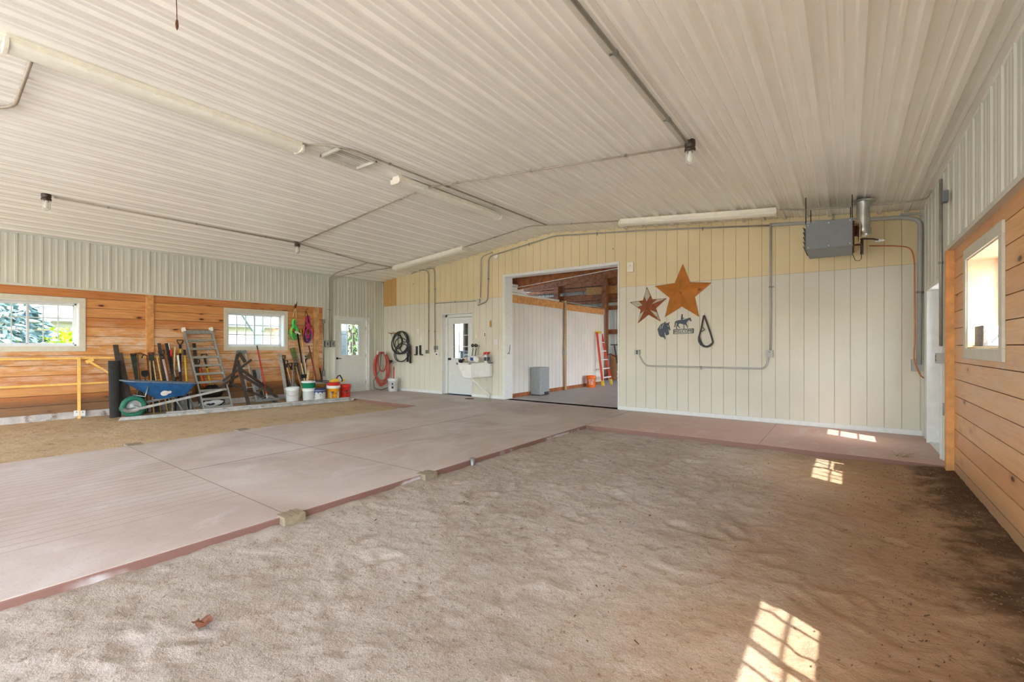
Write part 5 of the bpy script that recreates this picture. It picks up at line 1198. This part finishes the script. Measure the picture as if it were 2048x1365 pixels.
m = MB(); m.tube([F(951.5,691.5,.05), F(957,692,.09), F(957,696,.2), F(956,710,.24)], .012, 8); m.build('spout', M['alu'], fa)
def bottle(name, c, prof, mats, label, extra=None, axis=(0,0,1)):
    r = thing(name, c, label, 'bottle'); m = MB(); m.lathe(prof, c, 20, axis); m.build('bottle_body', mats, r)
    if extra: extra(r, V(c))
    return r
def jug(r, c):
    m = MB(); m.prism([c+V((x,-.083,z)) for x, z in ((.1,-.03),(.2,-.035),(.2,.04),(.1,.045))], (0,.004,0)); m.build('blue_label', pbr('blue_label', col(52,78,140), .5), r)
    m = MB(); m.tube([c+V((-.02,0,.075)), c+V((-.05,0,.11)), c+V((-.16,0,.10)), c+V((-.19,0,.05))], .012, 8); m.build('jug_handle', M['white'], r)
cj = V((sp(938.5,717).x, 8.3, zt+.096)); bottle('detergent_jug', cj, [(.001,0),(.07,.0),(.082,.02),(.082,.2),(.075,.26),(.001,.262)], M['white'], 'white jug with blue label lying on its side on the sink', jug, (1,0,0))
ct = V((sp(938,717).x-.02, 8.3, zt+.084)); bottle('plastic_bottle', ct, [(.001,0),(.06,.0),(.07,.03),(.068,.1),(.05,.16),(.02,.21),(.001,.212)], pbr('beige_plastic', col(206,192,176), .5, var=.1), 'beige bottle lying on the sink left of the white jug', None, (-1,0,-.15))
m = MB(); cb = V((on(922,719,1,8.12).x, 8.12, zt+.05)); rnd = random.Random(4)
for k in range(26): m.tube([cb, cb+V((rnd.uniform(-.085,.085), rnd.uniform(-.03,.05), rnd.uniform(-.034,.06)))], .012, 6)
m.lathe([(.001,-.05),(.04,-.045),(.045,.03),(.001,.04)], cb, 12); tag(m.build('scrub_brush', M['black']), 'black bristly scrub brush on the left rim of the sink', 'brush')
def spray(r, c):
    m = MB(); m.bar(c+V((-.035,-.01,.232)), c+V((.05,-.01,.24)), .035, .035, side=(0,0,1)); m.bar(c+V((-.03,-.01,.23)), c+V((-.045,-.01,.17)), .012, .014); m.cyl(c+V((0,0,.19)), c+V((0,0,.225)), .02); m.build('spray_head', M['redp'], r)
    m = MB(); patch(m, c, .042, .042, .19, .04, .13, -.9, .9, 8, .002); m.build('label', pbr('label_navy', col(52,62,84), .5), r)
for i, (px, cl_, lb) in enumerate(((972,'white','white spray bottle with a red trigger on the sink, left of the pair'), (978,'greyb','grey spray bottle with a red trigger on the sink, right of the pair'))):
    M['greyb'] = M.get('greyb') or pbr('grey_bottle', col(150,146,144), .4)
    cs = V((xr_-.04-.005*i, [8.57,8.7][i], zt+.012)); bottle('spray_bottle', cs, [(.001,0),(.042,0),(.043,.01),(.042,.14),(.025,.18),(.018,.195),(.001,.196)], M[cl_], lb, spray)
dr = MB(); c = Z(939,798,0); dr.lathe([(.001,.004),(.12,.004),(.125,-.002)], c, 24); tag(dr.build('floor_drain', M['rust']), 'round rusty floor drain in the concrete below the sink', 'drain')
# ================================================================== RIGHT WINDOW SILL: SMALL FAN HEATER
fh = thing('fan_heater', V((1.02,5.45,1.293)), 'small white fan heater with a grey grille on the right window sill', 'fan heater')
m = MB(); m.box((.955, 5.55, 1.295), (1.075, 5.86, 1.475)); m.build('case', M['bwhite'], fh, bevel=.03)
m = MB(); m.box((.935, 5.545, 1.295), (.96, 5.865, 1.48)); m.build('grille', pbr('grille_grey', col(128,126,124), .5, var=.25, scale=40), fh, bevel=.006)
m = MB(); m.bar((.99, 5.545, 1.33), (1.05, 5.545, 1.42), .03, .012, side=(0,1,0)); m.build('grip', M['steelgrey'], fh)
m = MB(); m.lathe([(.001,.012),(.018,.01),(.02,-.002)], (1.05,5.552,1.44), 12, (0,-1,0)); m.build('dial', M['steelgrey'], fh)
m = MB(); m.tube([(.95,5.87,1.31), (.925,5.86,1.30), (.92,5.7,1.299), (.935,5.5,1.299), (.99,5.3,1.299)], .005, 6); m.build('cord', M['steelgrey'], fh)
# ================================================================== POST STUBS IN THE SLAB EDGE, FLOOR BITS
M['stub'] = pbr('post_stub', col(150,138,116), .8, var=.2, scale=14, dirt=(col(110,96,78), 6, .55))
for px, py, z0, lb, sx in ((566,1021,-.2,'squared wooden post stub in the slab edge, nearest to the camera',1), (846,944,-.2,'squared wooden post stub in the slab edge, second one along the sand',1), (273,891,-.1,'flush wooden post stub at the dirt edge, nearer the camera',-1), (496,862,-.1,'flush wooden post stub at the dirt edge, farther along',-1)):
    c = Z(px, py, .004); m = MB(); x0, x1 = (-3.535, -3.40) if sx > 0 else (-7.68, -7.5)
    m.box((x0, c.y-.085, z0), (x1, c.y+.085, .008)); st_ = m.build('post_stub', M['stub'], bevel=.006); tag(st_, lb, 'post')
    m = MB(); 
    for q in (.33, .66): m.box((x0-.001, c.y-.085+.17*q-.004, .0065), (x1+.001, c.y-.085+.17*q+.004, .0095))
    m.build('groove', M['woodold'], st_)
m = MB(); c = Z(941,921,-.01); m.lathe([(.028,-.06),(.03,.03),(.026,.03),(.024,-.06)], c+V((.03,0,0)), 16); tag(m.build('pipe_stub', M['galv']), 'small grey pipe end sticking up at the slab edge', 'pipe')
def leaf(c, sz, seed):
    m = MB(); n = 9; vs = []; fs = []; rnd = random.Random(seed)
    for i in range(n):
        t = i/(n-1); w = sz*.5*math.sin(math.pi*t)**.7*(1+.3*math.sin(9*t)); 
        for k in (-1, 0, 1): vs.append(c+V((t*sz-sz/2, k*w, .012+.02*abs(k)*rnd.random()+.02*math.sin(3*t))))
    for i in range(n-1):
        for k in range(2): q = i*3+k; fs.append((q, q+3, q+4, q+1))
    m.add(vs, fs); m.add([v+V((0,0,.0012)) for v in vs], [f[::-1] for f in fs]); return m
c = Z(405,1256,-.06); tag(leaf(c, .085, 2).build('dead_leaf', pbr('brown_leaf', col(128,84,60), .8, var=.25, scale=40)), 'curled brown dead leaf lying on the sand in the foreground', 'leaf')
m = MB(); rnd = random.Random(21)
sandz = -.07
for k in range(1700):
    if k < 1300: x, y = XR-abs(rnd.gauss(0,.42))-.02, rnd.uniform(2.2, 6.7)
    else: x, y = rnd.uniform(-3.4, .7), rnd.uniform(1.4, 6.7)
    L_ = .003+.012*rnd.random()**6; a = rnd.uniform(0, 6.28)
    m_z = SANDF(x, y)+.004
    m.bar((x-L_*math.cos(a), y-L_*math.sin(a), m_z), (x+L_*math.cos(a), y+L_*math.sin(a), m_z+rnd.uniform(-.002,.006)), rnd.uniform(.002,.006), rnd.uniform(.002,.005))
tag(m.build('wood_chips', pbr('chips', col(128,100,74), .95, var=.5, scale=3)), 'wood chips and small clods scattered over the sand bed', 'debris', None, 'stuff')
m = MB(); c = Z(1805,920,-.03); rnd = random.Random(8)
for k in range(14): a = rnd.uniform(0,6.28); m.tube([c+V((rnd.uniform(-.06,.06),0,0)), c+V((rnd.uniform(-.06,.06),rnd.uniform(-.03,.03),.03)), c+V((rnd.uniform(-.12,.12), rnd.uniform(-.05,.05), rnd.uniform(.04,.1)))], .002, 4)
tag(m.build('weed_tuft', pbr('weed', col(140,136,70), .8)), 'tiny dry weed tuft growing at the strip edge near the right wall', 'weed')
# ================================================================== BARN BEYOND
pt = thing('stall_partition', (XPART,11.9,0), 'white board partition with timber top rails seen through the big opening', 'partition')
ya, ybm, yc = 9.1, 11.82, 14.55; k = ya
for y0, y1, zt_ in ((ya, ybm-.06, 2.42), (ybm+.06, yc, 2.40)):
    m = MB(); y = y0
    while y < y1-.01: m.box((XPART-.03, y+.004, .1), (XPART, min(y+.2032, y1)-.004, zt_)); y += .2032
    m.box((XPART-.04, y0, .1), (XPART-.012, y1, zt_)); m.build('siding_panel', M['sid_barn'], pt)
    m = MB(); m.box((XPART-.05, y0, zt_-.02), (XPART+.025, y1, zt_+.17)); m.build('top_rail', M['pineplain'], pt, bevel=.005)
    m = MB(); m.box((XPART-.03, y0, 0), (XPART+.01, y1, .1)); m.build('kick_board', M['framing'], pt)
m = MB(); m.box((XPART-.08, ybm-.06, 0), (XPART+.05, ybm+.05, 2.65)); m.build('post', M['wood'], pt, bevel=.004)
m = MB(); m.cyl((XPART+.06,ybm-.09,0),(XPART+.06,ybm-.09,2.6),.018); m.box((XPART+.04,ybm-.14,1.05),(XPART+.1,ybm-.03,1.2)); m.build('conduit_and_box', M['darkcond'], pt)
m = MB(); m.tube([(XPART+.03,ybm+.1,2.62),(XPART+.03,yc-.1,2.6),(XPART+.03,yc,2.55),(XPART+.03,yc,0.3)], .012, 8); m.build('wire_run', M['conduit'], pt)
# things on top of the partition
for i in range(4):
    m = MB(); z = 2.60+i*.07; m.box((XPART-.55, 9.1, z), (XPART-.03+.02*(i % 2), 9.95-.1*i, z+.062)); tag(m.build('white_plank', M['pvcw'], bevel=.004), ['lowest','second','third','topmost'][i]+' board of the white stack on top of the stall partition', 'board', 'white boards stacked on the partition')
m = MB(); m.cyl((XPART-.12,9.7,2.63),(XPART-.02,11.5,2.63), .035); tag(m.build('white_tube', M['pvcw']), 'long white tube lying on top of the stall partition', 'tube')
# tall metal box
m = MB(); x0, x1 = -6.74, -6.45; bx = thing('metal_cabinet', (-6.6,10.4,0), 'plain grey metal box standing against the stall partition', 'cabinet')
b0, b1 = Z(1066,791,0), Z(1098,788,0); X0_ = -6.74
m.box((-6.76, 10.0, .02), (-6.46, 10.45, .74)); m.build('case', M['galv2'] if 'galv2' in M else pbr('dull_galvanized', col(152,160,164), .45, .35, var=.06), bx, bevel=.006)
m = MB(); m.box((-6.74,10.02,0),(-6.48,10.43,.03)); m.build('base', M['blackm'], bx); m = MB(); m.box((-6.46,10.2,.02),(-6.455,10.42,.09)); m.build('vent_slot', M['black'], bx)
# orange bucket with lettering
cO = Z(1182,775,0); cO.x = max(cO.x, XPART+.2); bo = bucket(cO, .15, .37, 'orangeb', 'orange bucket with white lettering beside the red stepladder', group=None)
m = MB(); wrap(m, cO, .14, .235, "LET'S", .075); wrap(m, cO, .137, .17, 'DO', .085); wrap(m, cO, .133, .11, 'THIS.', .07); m.build('lettering', M['bwhite'], bo)
# red fibreglass stepladder
sl_ = thing('stepladder', Z(1206,772,0), 'red fibreglass stepladder with white steps standing in the far barn', 'ladder')
M['fib'] = pbr('red_fibreglass', col(206,70,50), .45, var=.06)
DY = Z(1206,772,0).y; f1, f2 = Z(1206,772.5,0), Z(1223,769.5,0); 
def up(x, y, Y): return on(x, y, 1, Y)
t1, t2 = up(1196,671,DY+.45), up(1201.5,671,DY+.6); 
t1 = V((f1.x-.28, f1.y+.12, 1.76)); t2 = V((f2.x-.36, f2.y-.02, 1.76))
r1, r2 = V((t1.x-.12, t1.y+.08, 1.7)), V((t2.x-.12, t2.y+.08, 1.7)); g1, g2_ = V((f1.x-.52, f1.y+.3, 0)), V((f2.x-.6, f2.y+.25, 0))
for A, B in ((t1,f1),(t2,f2)): m = MB(); m.bar(A, B, .07, .03, side=(1,0,0)); m.build('front_rail', M['fib'], sl_, bevel=.003)
for A, B in ((r1,g1),(r2,g2_)): m = MB(); m.bar(A, B, .05, .025, side=(1,0,0)); m.build('rear_rail', M['fib'], sl_, bevel=.003)
for k in range(5): f = .19+k*.165; m = MB(); A, B = t1.lerp(f1, f), t2.lerp(f2, f); m.bar(A, B, .09, .035, side=(1,0,0)); m.build('step', M['bwhite'], sl_, bevel=.003)
for k in range(3): f = .35+k*.22; m = MB(); m.cyl(r1.lerp(g1, f), r2.lerp(g2_, f), .012); m.build('rear_brace', M['alu'], sl_)
m = MB(); c = (t1+t2+r1+r2)/4; m.bar(c+(t1-t2)*.52+V((0,0,.03)), c-(t1-t2)*.1+V((0,0,.03)), .22, .08, side=(1,0,0)); m.build('top_cap', M['yellowp'], sl_, bevel=.008); m = MB(); m.bar(c-(t1-t2)*.1+V((0,0,.03)), c-(t1-t2)*.52+V((0,0,.03)), .22, .08, side=(1,0,0)); m.build('top_plate', M['bwhite'], sl_, bevel=.008)
for f, t in ((f1,t1),(f2,t2)): m = MB(); a = (f-t).normalized(); m.bar(f-a*.18, f, .085, .045, side=(1,0,0)); m.build('foot', M['yellowp'], sl_, bevel=.003)
# barn frame at the back
def beam(name, label, p, q, w, d, side=(0,0,1), mat='framing'):
    m = MB(); m.bar(p, q, w, d, side=side); return tag(m.build(name, M[mat], bevel=.006), label, 'beam' if 'post' not in name else 'post')
YW = 16.4
xp = on(1210,640,1,YW-.2).x; beam('barn_post', 'tall brown barn post behind the stepladder', (xp,YW-.2,0), (xp,YW-.2,5.1), .2, .16, (1,0,0))
xp2 = on(1114,570,1,YW-.2).x; beam('barn_post', 'brown barn post left of the other, above the partition', (xp2,YW-.2,0), (xp2,YW-.2,5.1), .2, .16, (1,0,0))
for y, h_, lb in ((557,.5,'uppermost wide beam across the back wall of the barn'), (575,.13,'narrow girt below the wide beam on the barn back wall'), (592.5,.26,'double girt across the barn back wall over the partition'), (603,.09,'girt just over the partition top on the barn back wall'), (616,.16,'girt at partition height on the barn back wall'), (664,.17,'girt at mid height behind the stepladder')):
    z = on(1222,y,1,YW-.06).z; beam('barn_girt', lb, (XL+.1,YW-.06,z), (3.9,YW-.06,z), h_, .06)
z = on(1222,741,1,YW-.06).z; m = MB(); m.box((xp+.15,YW-.05,0),(3.9,YW-.02,on(1222,710,1,YW-.06).z)); tag(m.build('plywood_sheet', pbr('plywood', col(186,134,84), .7, var=.15, scale=5)), 'low plywood panel on the barn back wall behind the stepladder', 'panel')
z1_, z0_ = on(1190,575,1,YW-.08).z, on(1190,590,1,YW-.08).z; xa, xb = on(1173,580,1,YW-.1).x, on(1236,580,1,YW-.1).x
m = MB(); m.box((xa,YW-.12,z0_),(xb,YW-.1,z1_)); tag(m.build('strand_board', pbr('strand_board', col(192,140,76), .7, var=.25, scale=20)), 'tan strand board sheet high on the barn back wall', 'panel')
# sloping truss chord near the opening
pA = on(1026,566,1,9.5); pB = on(1236,531,1,9.5); beam('truss_chord', 'wide brown sloping truss chord just inside the big opening', pA+V((-.6,0,-.1)), pB+V((.6,0,.18)), .34, .06)
pA = on(1026,577,1,9.46); pB = on(1236,537,1,9.46); m = MB(); m.tube([pA+V((-.4,0,-.06)), pA, pB, pB+V((.4,0,.08))], .009, 8); tag(m.build('white_cable', M['bwhite']), 'white cable along the bottom of the sloping truss chord', 'cable')
for i, y in enumerate((10.8, 12.2, 13.6, 15.0)):
    beam('truss_chord', ['second','third','fourth','last'][i]+' brown truss chord back from the big opening', (XL,y,3.55), (3.9,y,4.6), .3, .05)
# clutter right of the stepladder
m = MB(); c = on(1230,690,1,15.9); m.bar((c.x-.1,15.9,c.z), (c.x+1.4,15.9,c.z), .04, .35, side=(0,0,1)); m.bar((c.x+.0,15.85,c.z-.02), (c.x+.0,16.1,c.z-.7), .05, .03); m.bar((c.x+1.2,15.85,c.z-.02), (c.x+1.2,16.1,c.z-.7), .05, .03); tag(m.build('wall_shelf', M['wooddark']), 'narrow dark shelf on brackets behind the stepladder', 'shelf')
cS = Z(1234,766,0); 
for i in range(3):
    c_ = cS+V((.25,.3,.012+i*.15)); m = MB(); m.box(c_+V((-.3,-.22,0)), c_+V((.35,.22,.14))); so = m.build('soil_bag', M['bwhite'], bevel=.05); tag(so, ['bottom','middle','top'][i]+' white bag of the stack right of the stepladder', 'bag')
    m = MB(); m.box(c_+V((-.306,-.15,.045)), c_+V((-.3,.15,.1))); m.build('print', pbr('bag_print%d' % i, [col(190,60,80), col(60,70,120), col(40,40,44)][i], .5), so)
m = MB(); c = cS+V((.2,.3,.48)); rnd = random.Random(5)
for k in range(160): a = rnd.uniform(0,6.28); r = rnd.uniform(.02,.3); p = c+V((r*math.cos(a), r*.7*math.sin(a), rnd.uniform(0,.14))); m.bar(p, p+V((rnd.uniform(-.06,.06), rnd.uniform(-.06,.06), rnd.uniform(.02,.1))), .02, .006)
tag(m.build('leafy_plants', pbr('green_leaves', col(110,158,70), .7, var=.25)), 'low green plants on the white bags right of the stepladder', 'plant')
m = MB(); c = on(1226,725,1,16.2); m.tube([c+V((-.3,0,.25)), c+V((-.1,0,.32)), c+V((.12,0,.2)), c+V((.2,0,-.1)), c+V((.2,0,-.5))], .02, 8); tag(m.build('red_pipe', M['maroon']), 'bent dark red pipe against the plywood behind the stepladder', 'pipe')
# tack room seen through the door glass
tk = thing('hanging_cloth', (-8.9,10.6,.9), 'white cloth hanging behind the white inner door glass', 'cloth')
m = MB(); vs = []; fs = []; nn = 24
for i in range(nn+1):
    for z in (.98, 2.0): vs.append((-9.3+.75*i/nn, 10.6+.04*math.sin(i*1.3), z))
for i in range(nn): fs.append((2*i, 2*i+2, 2*i+3, 2*i+1))
m.add(vs, fs, 0, True); m.build('cloth', M['bwhite'], tk); m = MB(); m.cyl((-9.4,10.6,2.0),(-8.4,10.6,2.0), .015); m.build('rod', M['steelgrey'], tk)
m = MB(); m.box((-10.6,11.4,0),(-7.4,11.9,1.1)); m.box((-10.65,11.37,1.1),(-7.35,11.93,1.14)); tag(m.build('tack_counter', M['steelgrey'], bevel=.01), 'dark grey counter standing behind the inner door glass', 'counter')
# ================================================================== OUTSIDE THE LEFT WINDOWS
HX = -26.0
hs = thing('house', (HX-4,8,-.3), 'long pale house with grey shingled roof outside the left windows', 'house')
def m_lap():
    t = NT('lap_siding'); P, x, y, z = t.pos(); ph = t.math('FRACT', t.math('DIVIDE', z, .16)); t.p(Base_Color=t.ramp(ph, [(0, col(130,128,120)), (.12, col(196,194,186))]), Roughness=.7); return t.mat
def m_shingle():
    t = NT('roof_shingles'); P, x, y, z = t.pos(); ph = t.math('FRACT', t.math('DIVIDE', z, .1)); n_ = t.noise(P, 3, 4); c = t.mix(n_, col(150,138,136), col(186,174,170)); t.p(Base_Color=t.mix(t.math('LESS_THAN', ph, .2), c, col(110,100,100)), Roughness=.9); return t.mat
m = MB(); m.box((HX-8, 1.0, -.3), (HX, 20, 2.6)); m.build('house_wall', m_lap(), hs)
m = MB(); m.prism([(HX+.7,.4,2.5),(HX-4,.4,4.6),(HX-8.7,.4,2.5),(HX-8.7,.4,2.35),(HX-4,.4,4.4),(HX+.7,.4,2.36)], (0,20.2,0)); m.build('house_roof', m_shingle(), hs)
m = MB(); m.box((HX+.68,.4,2.3),(HX+.74,20.6,2.52)); m.build('fascia', pbr('slate_fascia', col(92,106,116), .6), hs)
m = MB(); m.box((HX,3.0,-.2),(HX+.03,4.3,2.05)); m.build('garage_door', pbr('dark_door', col(70,84,86), .5, var=.2), hs)
m = MB(); m.box((HX,12.5,-.3),(HX+.45,13.25,2.4)); 
def m_brick():
    t = NT('brick'); P, x, y, z = t.pos(); b = t.n('ShaderNodeTexBrick', {'Vector': t.xyz(y, z, 0), 'Color1': col(196,120,80), 'Color2': col(214,146,104), 'Mortar': col(214,206,196), 'Scale': 5.0}); t.p(Base_Color=b.outputs[0], Roughness=.85); return t.mat
m.build('brick_pier', m_brick(), hs)
pp = thing('porch_post', (-14.2,7.2,-.3), 'grey green porch post with angled braces outside the second left window', 'post')
Mp = pbr('sage_paint', col(112,134,128), .6, var=.06); q1, q2 = on(506,660,0,-14.2), on(522.5,660,0,-14.2); yc_ = (q1.y+q2.y)/2; hw = (q2.y-q1.y)/2*.72
m = MB(); m.box((-14.2-hw,yc_-hw,-.3),(-14.2+hw,yc_+hw,2.9)); m.build('post', Mp, pp, bevel=.01)
for s2 in (-1,1): m = MB(); m.bar((-14.2,yc_+s2*hw*.6,1.8),(-14.2,yc_+s2*.5,2.5), .2, .12, side=(0,0,1)); m.build('brace', Mp, pp)
m = MB(); m.box((-14.35,yc_-2.2,2.45),(-14.05,yc_+1.6,2.75)); m.build('beam', Mp, pp)
def tree(name, c, h, r, cone, mats, label, n, lsz, seed, cat='tree', base=.0):
    rnd = random.Random(seed); t = thing(name, c, label, cat); c = V(c)
    if h > 2: m = MB(); m.tube([c, c+V((0,0,h*.5)), c+V((.05,0,h*.95))], [.14,.09,.02], 8); m.build('trunk', M['woodold'], t)
    m = MB()
    for i in range(n):
        f = rnd.random()
        if cone:
            f = f**1.3; R_ = r*(1-f)+.1; lay = int(f*16); rr = R_*math.sqrt(rnd.uniform(.15,1)); a = rnd.choice(range(9))*.698+lay*.37+rnd.gauss(0,.2); z = h*(base+(1-base)*f)-rr*.28+rnd.gauss(0,.05)
            p = c+V((math.cos(a)*rr, math.sin(a)*rr, z)); d = V((math.cos(a), math.sin(a), -.35))+V((rnd.gauss(0,.4), rnd.gauss(0,.4), rnd.gauss(0,.3)))
        else:
            a = rnd.uniform(0,6.28); u = rnd.uniform(-.3,1); q = rnd.uniform(.6,1)*(1+.18*noise.noise(V((math.cos(a)*2,math.sin(a)*2,u*3+seed)))); s_ = math.sqrt(max(0,1-u*u)); p = c+V((math.cos(a)*s_*r*q, math.sin(a)*s_*r*q, h*.35+u*h*.65*q)); d = V((rnd.gauss(0,1),rnd.gauss(0,1),rnd.gauss(.4,.6)))
        d.normalize(); e = d.orthogonal().normalized(); e = Matrix.Rotation(rnd.uniform(0,6.28), 3, d) @ e; L_ = lsz*rnd.uniform(.7,1.4); w = L_*(.22 if cone else .4)
        m.add([p, p+d*L_*.5+e*w, p+d*L_, p+d*L_*.5-e*w], [(0,1,2,3)], rnd.randrange(len(mats)))
    m.build('foliage', mats, t); return t
def leafm(name, c): t = NT(name); t.p(Base_Color=c, Roughness=.6); return t.mat
spr = [leafm('spruce_a', col(120,150,150)), leafm('spruce_b', col(74,104,98)), leafm('spruce_c', col(168,190,188))]
tree('spruce_tree', (-16.5,.75,-.3), 7.5, 2.1, True, spr, 'blue green spruce outside the first left window', 11000, .22, 3, base=.04)
tree('golden_shrub', (-18.8,2.75,-.35), 2.15, 1.15, False, [leafm('shrub_a', col(196,214,60)), leafm('shrub_b', col(150,182,40)), leafm('shrub_c', col(222,232,110))], 'bright yellow green shrub outside the first left window', 6500, .15, 5, 'shrub')
lt = [leafm('leaf_a', col(120,146,84)), leafm('leaf_b', col(64,90,50)), leafm('leaf_c', col(190,204,140))]
c = on(706,690,0,-16.5); tree('leafy_tree', (c.x,c.y,-.3), 6, 1.6, True, lt, 'leafy green tree outside the glass of the left door', 5000, .26, 9, base=.02)
c0, c1_ = on(682,690,0,-13.2), on(691,690,0,-13.2); m = MB(); m.box((-13.35,c0.y-.1,-.3),(-13.05,c1_.y,2.8)); tag(m.build('porch_post', pbr('pale_blue_post', col(176,196,200), .6), bevel=.01), 'pale blue grey porch post outside the glass of the left door', 'post')
SUN, SKY, EXPO = 3.1, .5, 2.14
# ================================================================== CAMERA, SUN, SKY
cd = bpy.data.cameras.new('camera'); cam = bpy.data.objects.new('camera', cd); C0.objects.link(cam)
cam.location = (0, 0, EYE); cam.rotation_euler = (math.pi/2, 0, YAW); cd.sensor_width = 36; cd.lens = FPX*36/2048; cd.shift_y = (HOR-682.5)/2048
cd.clip_start = .02; bpy.context.scene.camera = cam
sd_ = V((-.69, .41, -1)).normalized()
sl = bpy.data.lights.new('sun', 'SUN'); sl.energy = SUN; sl.angle = .009; sl.color = (1, .97, .92)
so_ = bpy.data.objects.new('sun', sl); C0.objects.link(so_); so_.location = (8, -4, 12); so_.rotation_euler = sd_.to_track_quat('-Z', 'Y').to_euler()
w = bpy.data.worlds.new('sky'); bpy.context.scene.world = w; w.use_nodes = True; nt = w.node_tree
sk = nt.nodes.new('ShaderNodeTexSky'); sk.sky_type = 'NISHITA'; sk.sun_disc = False
sk.sun_elevation = math.radians(52); sk.sun_rotation = math.radians(115); sk.air_density = 1; sk.dust_density = 2.5; sk.ozone_density = .6
bg = nt.nodes['Background']; nt.links.new(sk.outputs[0], bg.inputs[0]); bg.inputs[1].default_value = SKY
s = bpy.context.scene
s.view_settings.view_transform = 'Standard'; s.view_settings.look = 'None'; s.view_settings.gamma = 1; s.view_settings.use_curve_mapping = False
s.view_settings.exposure = EXPO
s.cycles.use_denoising = True; s.cycles.max_bounces = 14; s.cycles.diffuse_bounces = 8; s.cycles.glossy_bounces = 4; s.cycles.transparent_max_bounces = 16
s.cycles.sample_clamp_indirect = 8; s.cycles.caustics_reflective = False; s.cycles.caustics_refractive = False
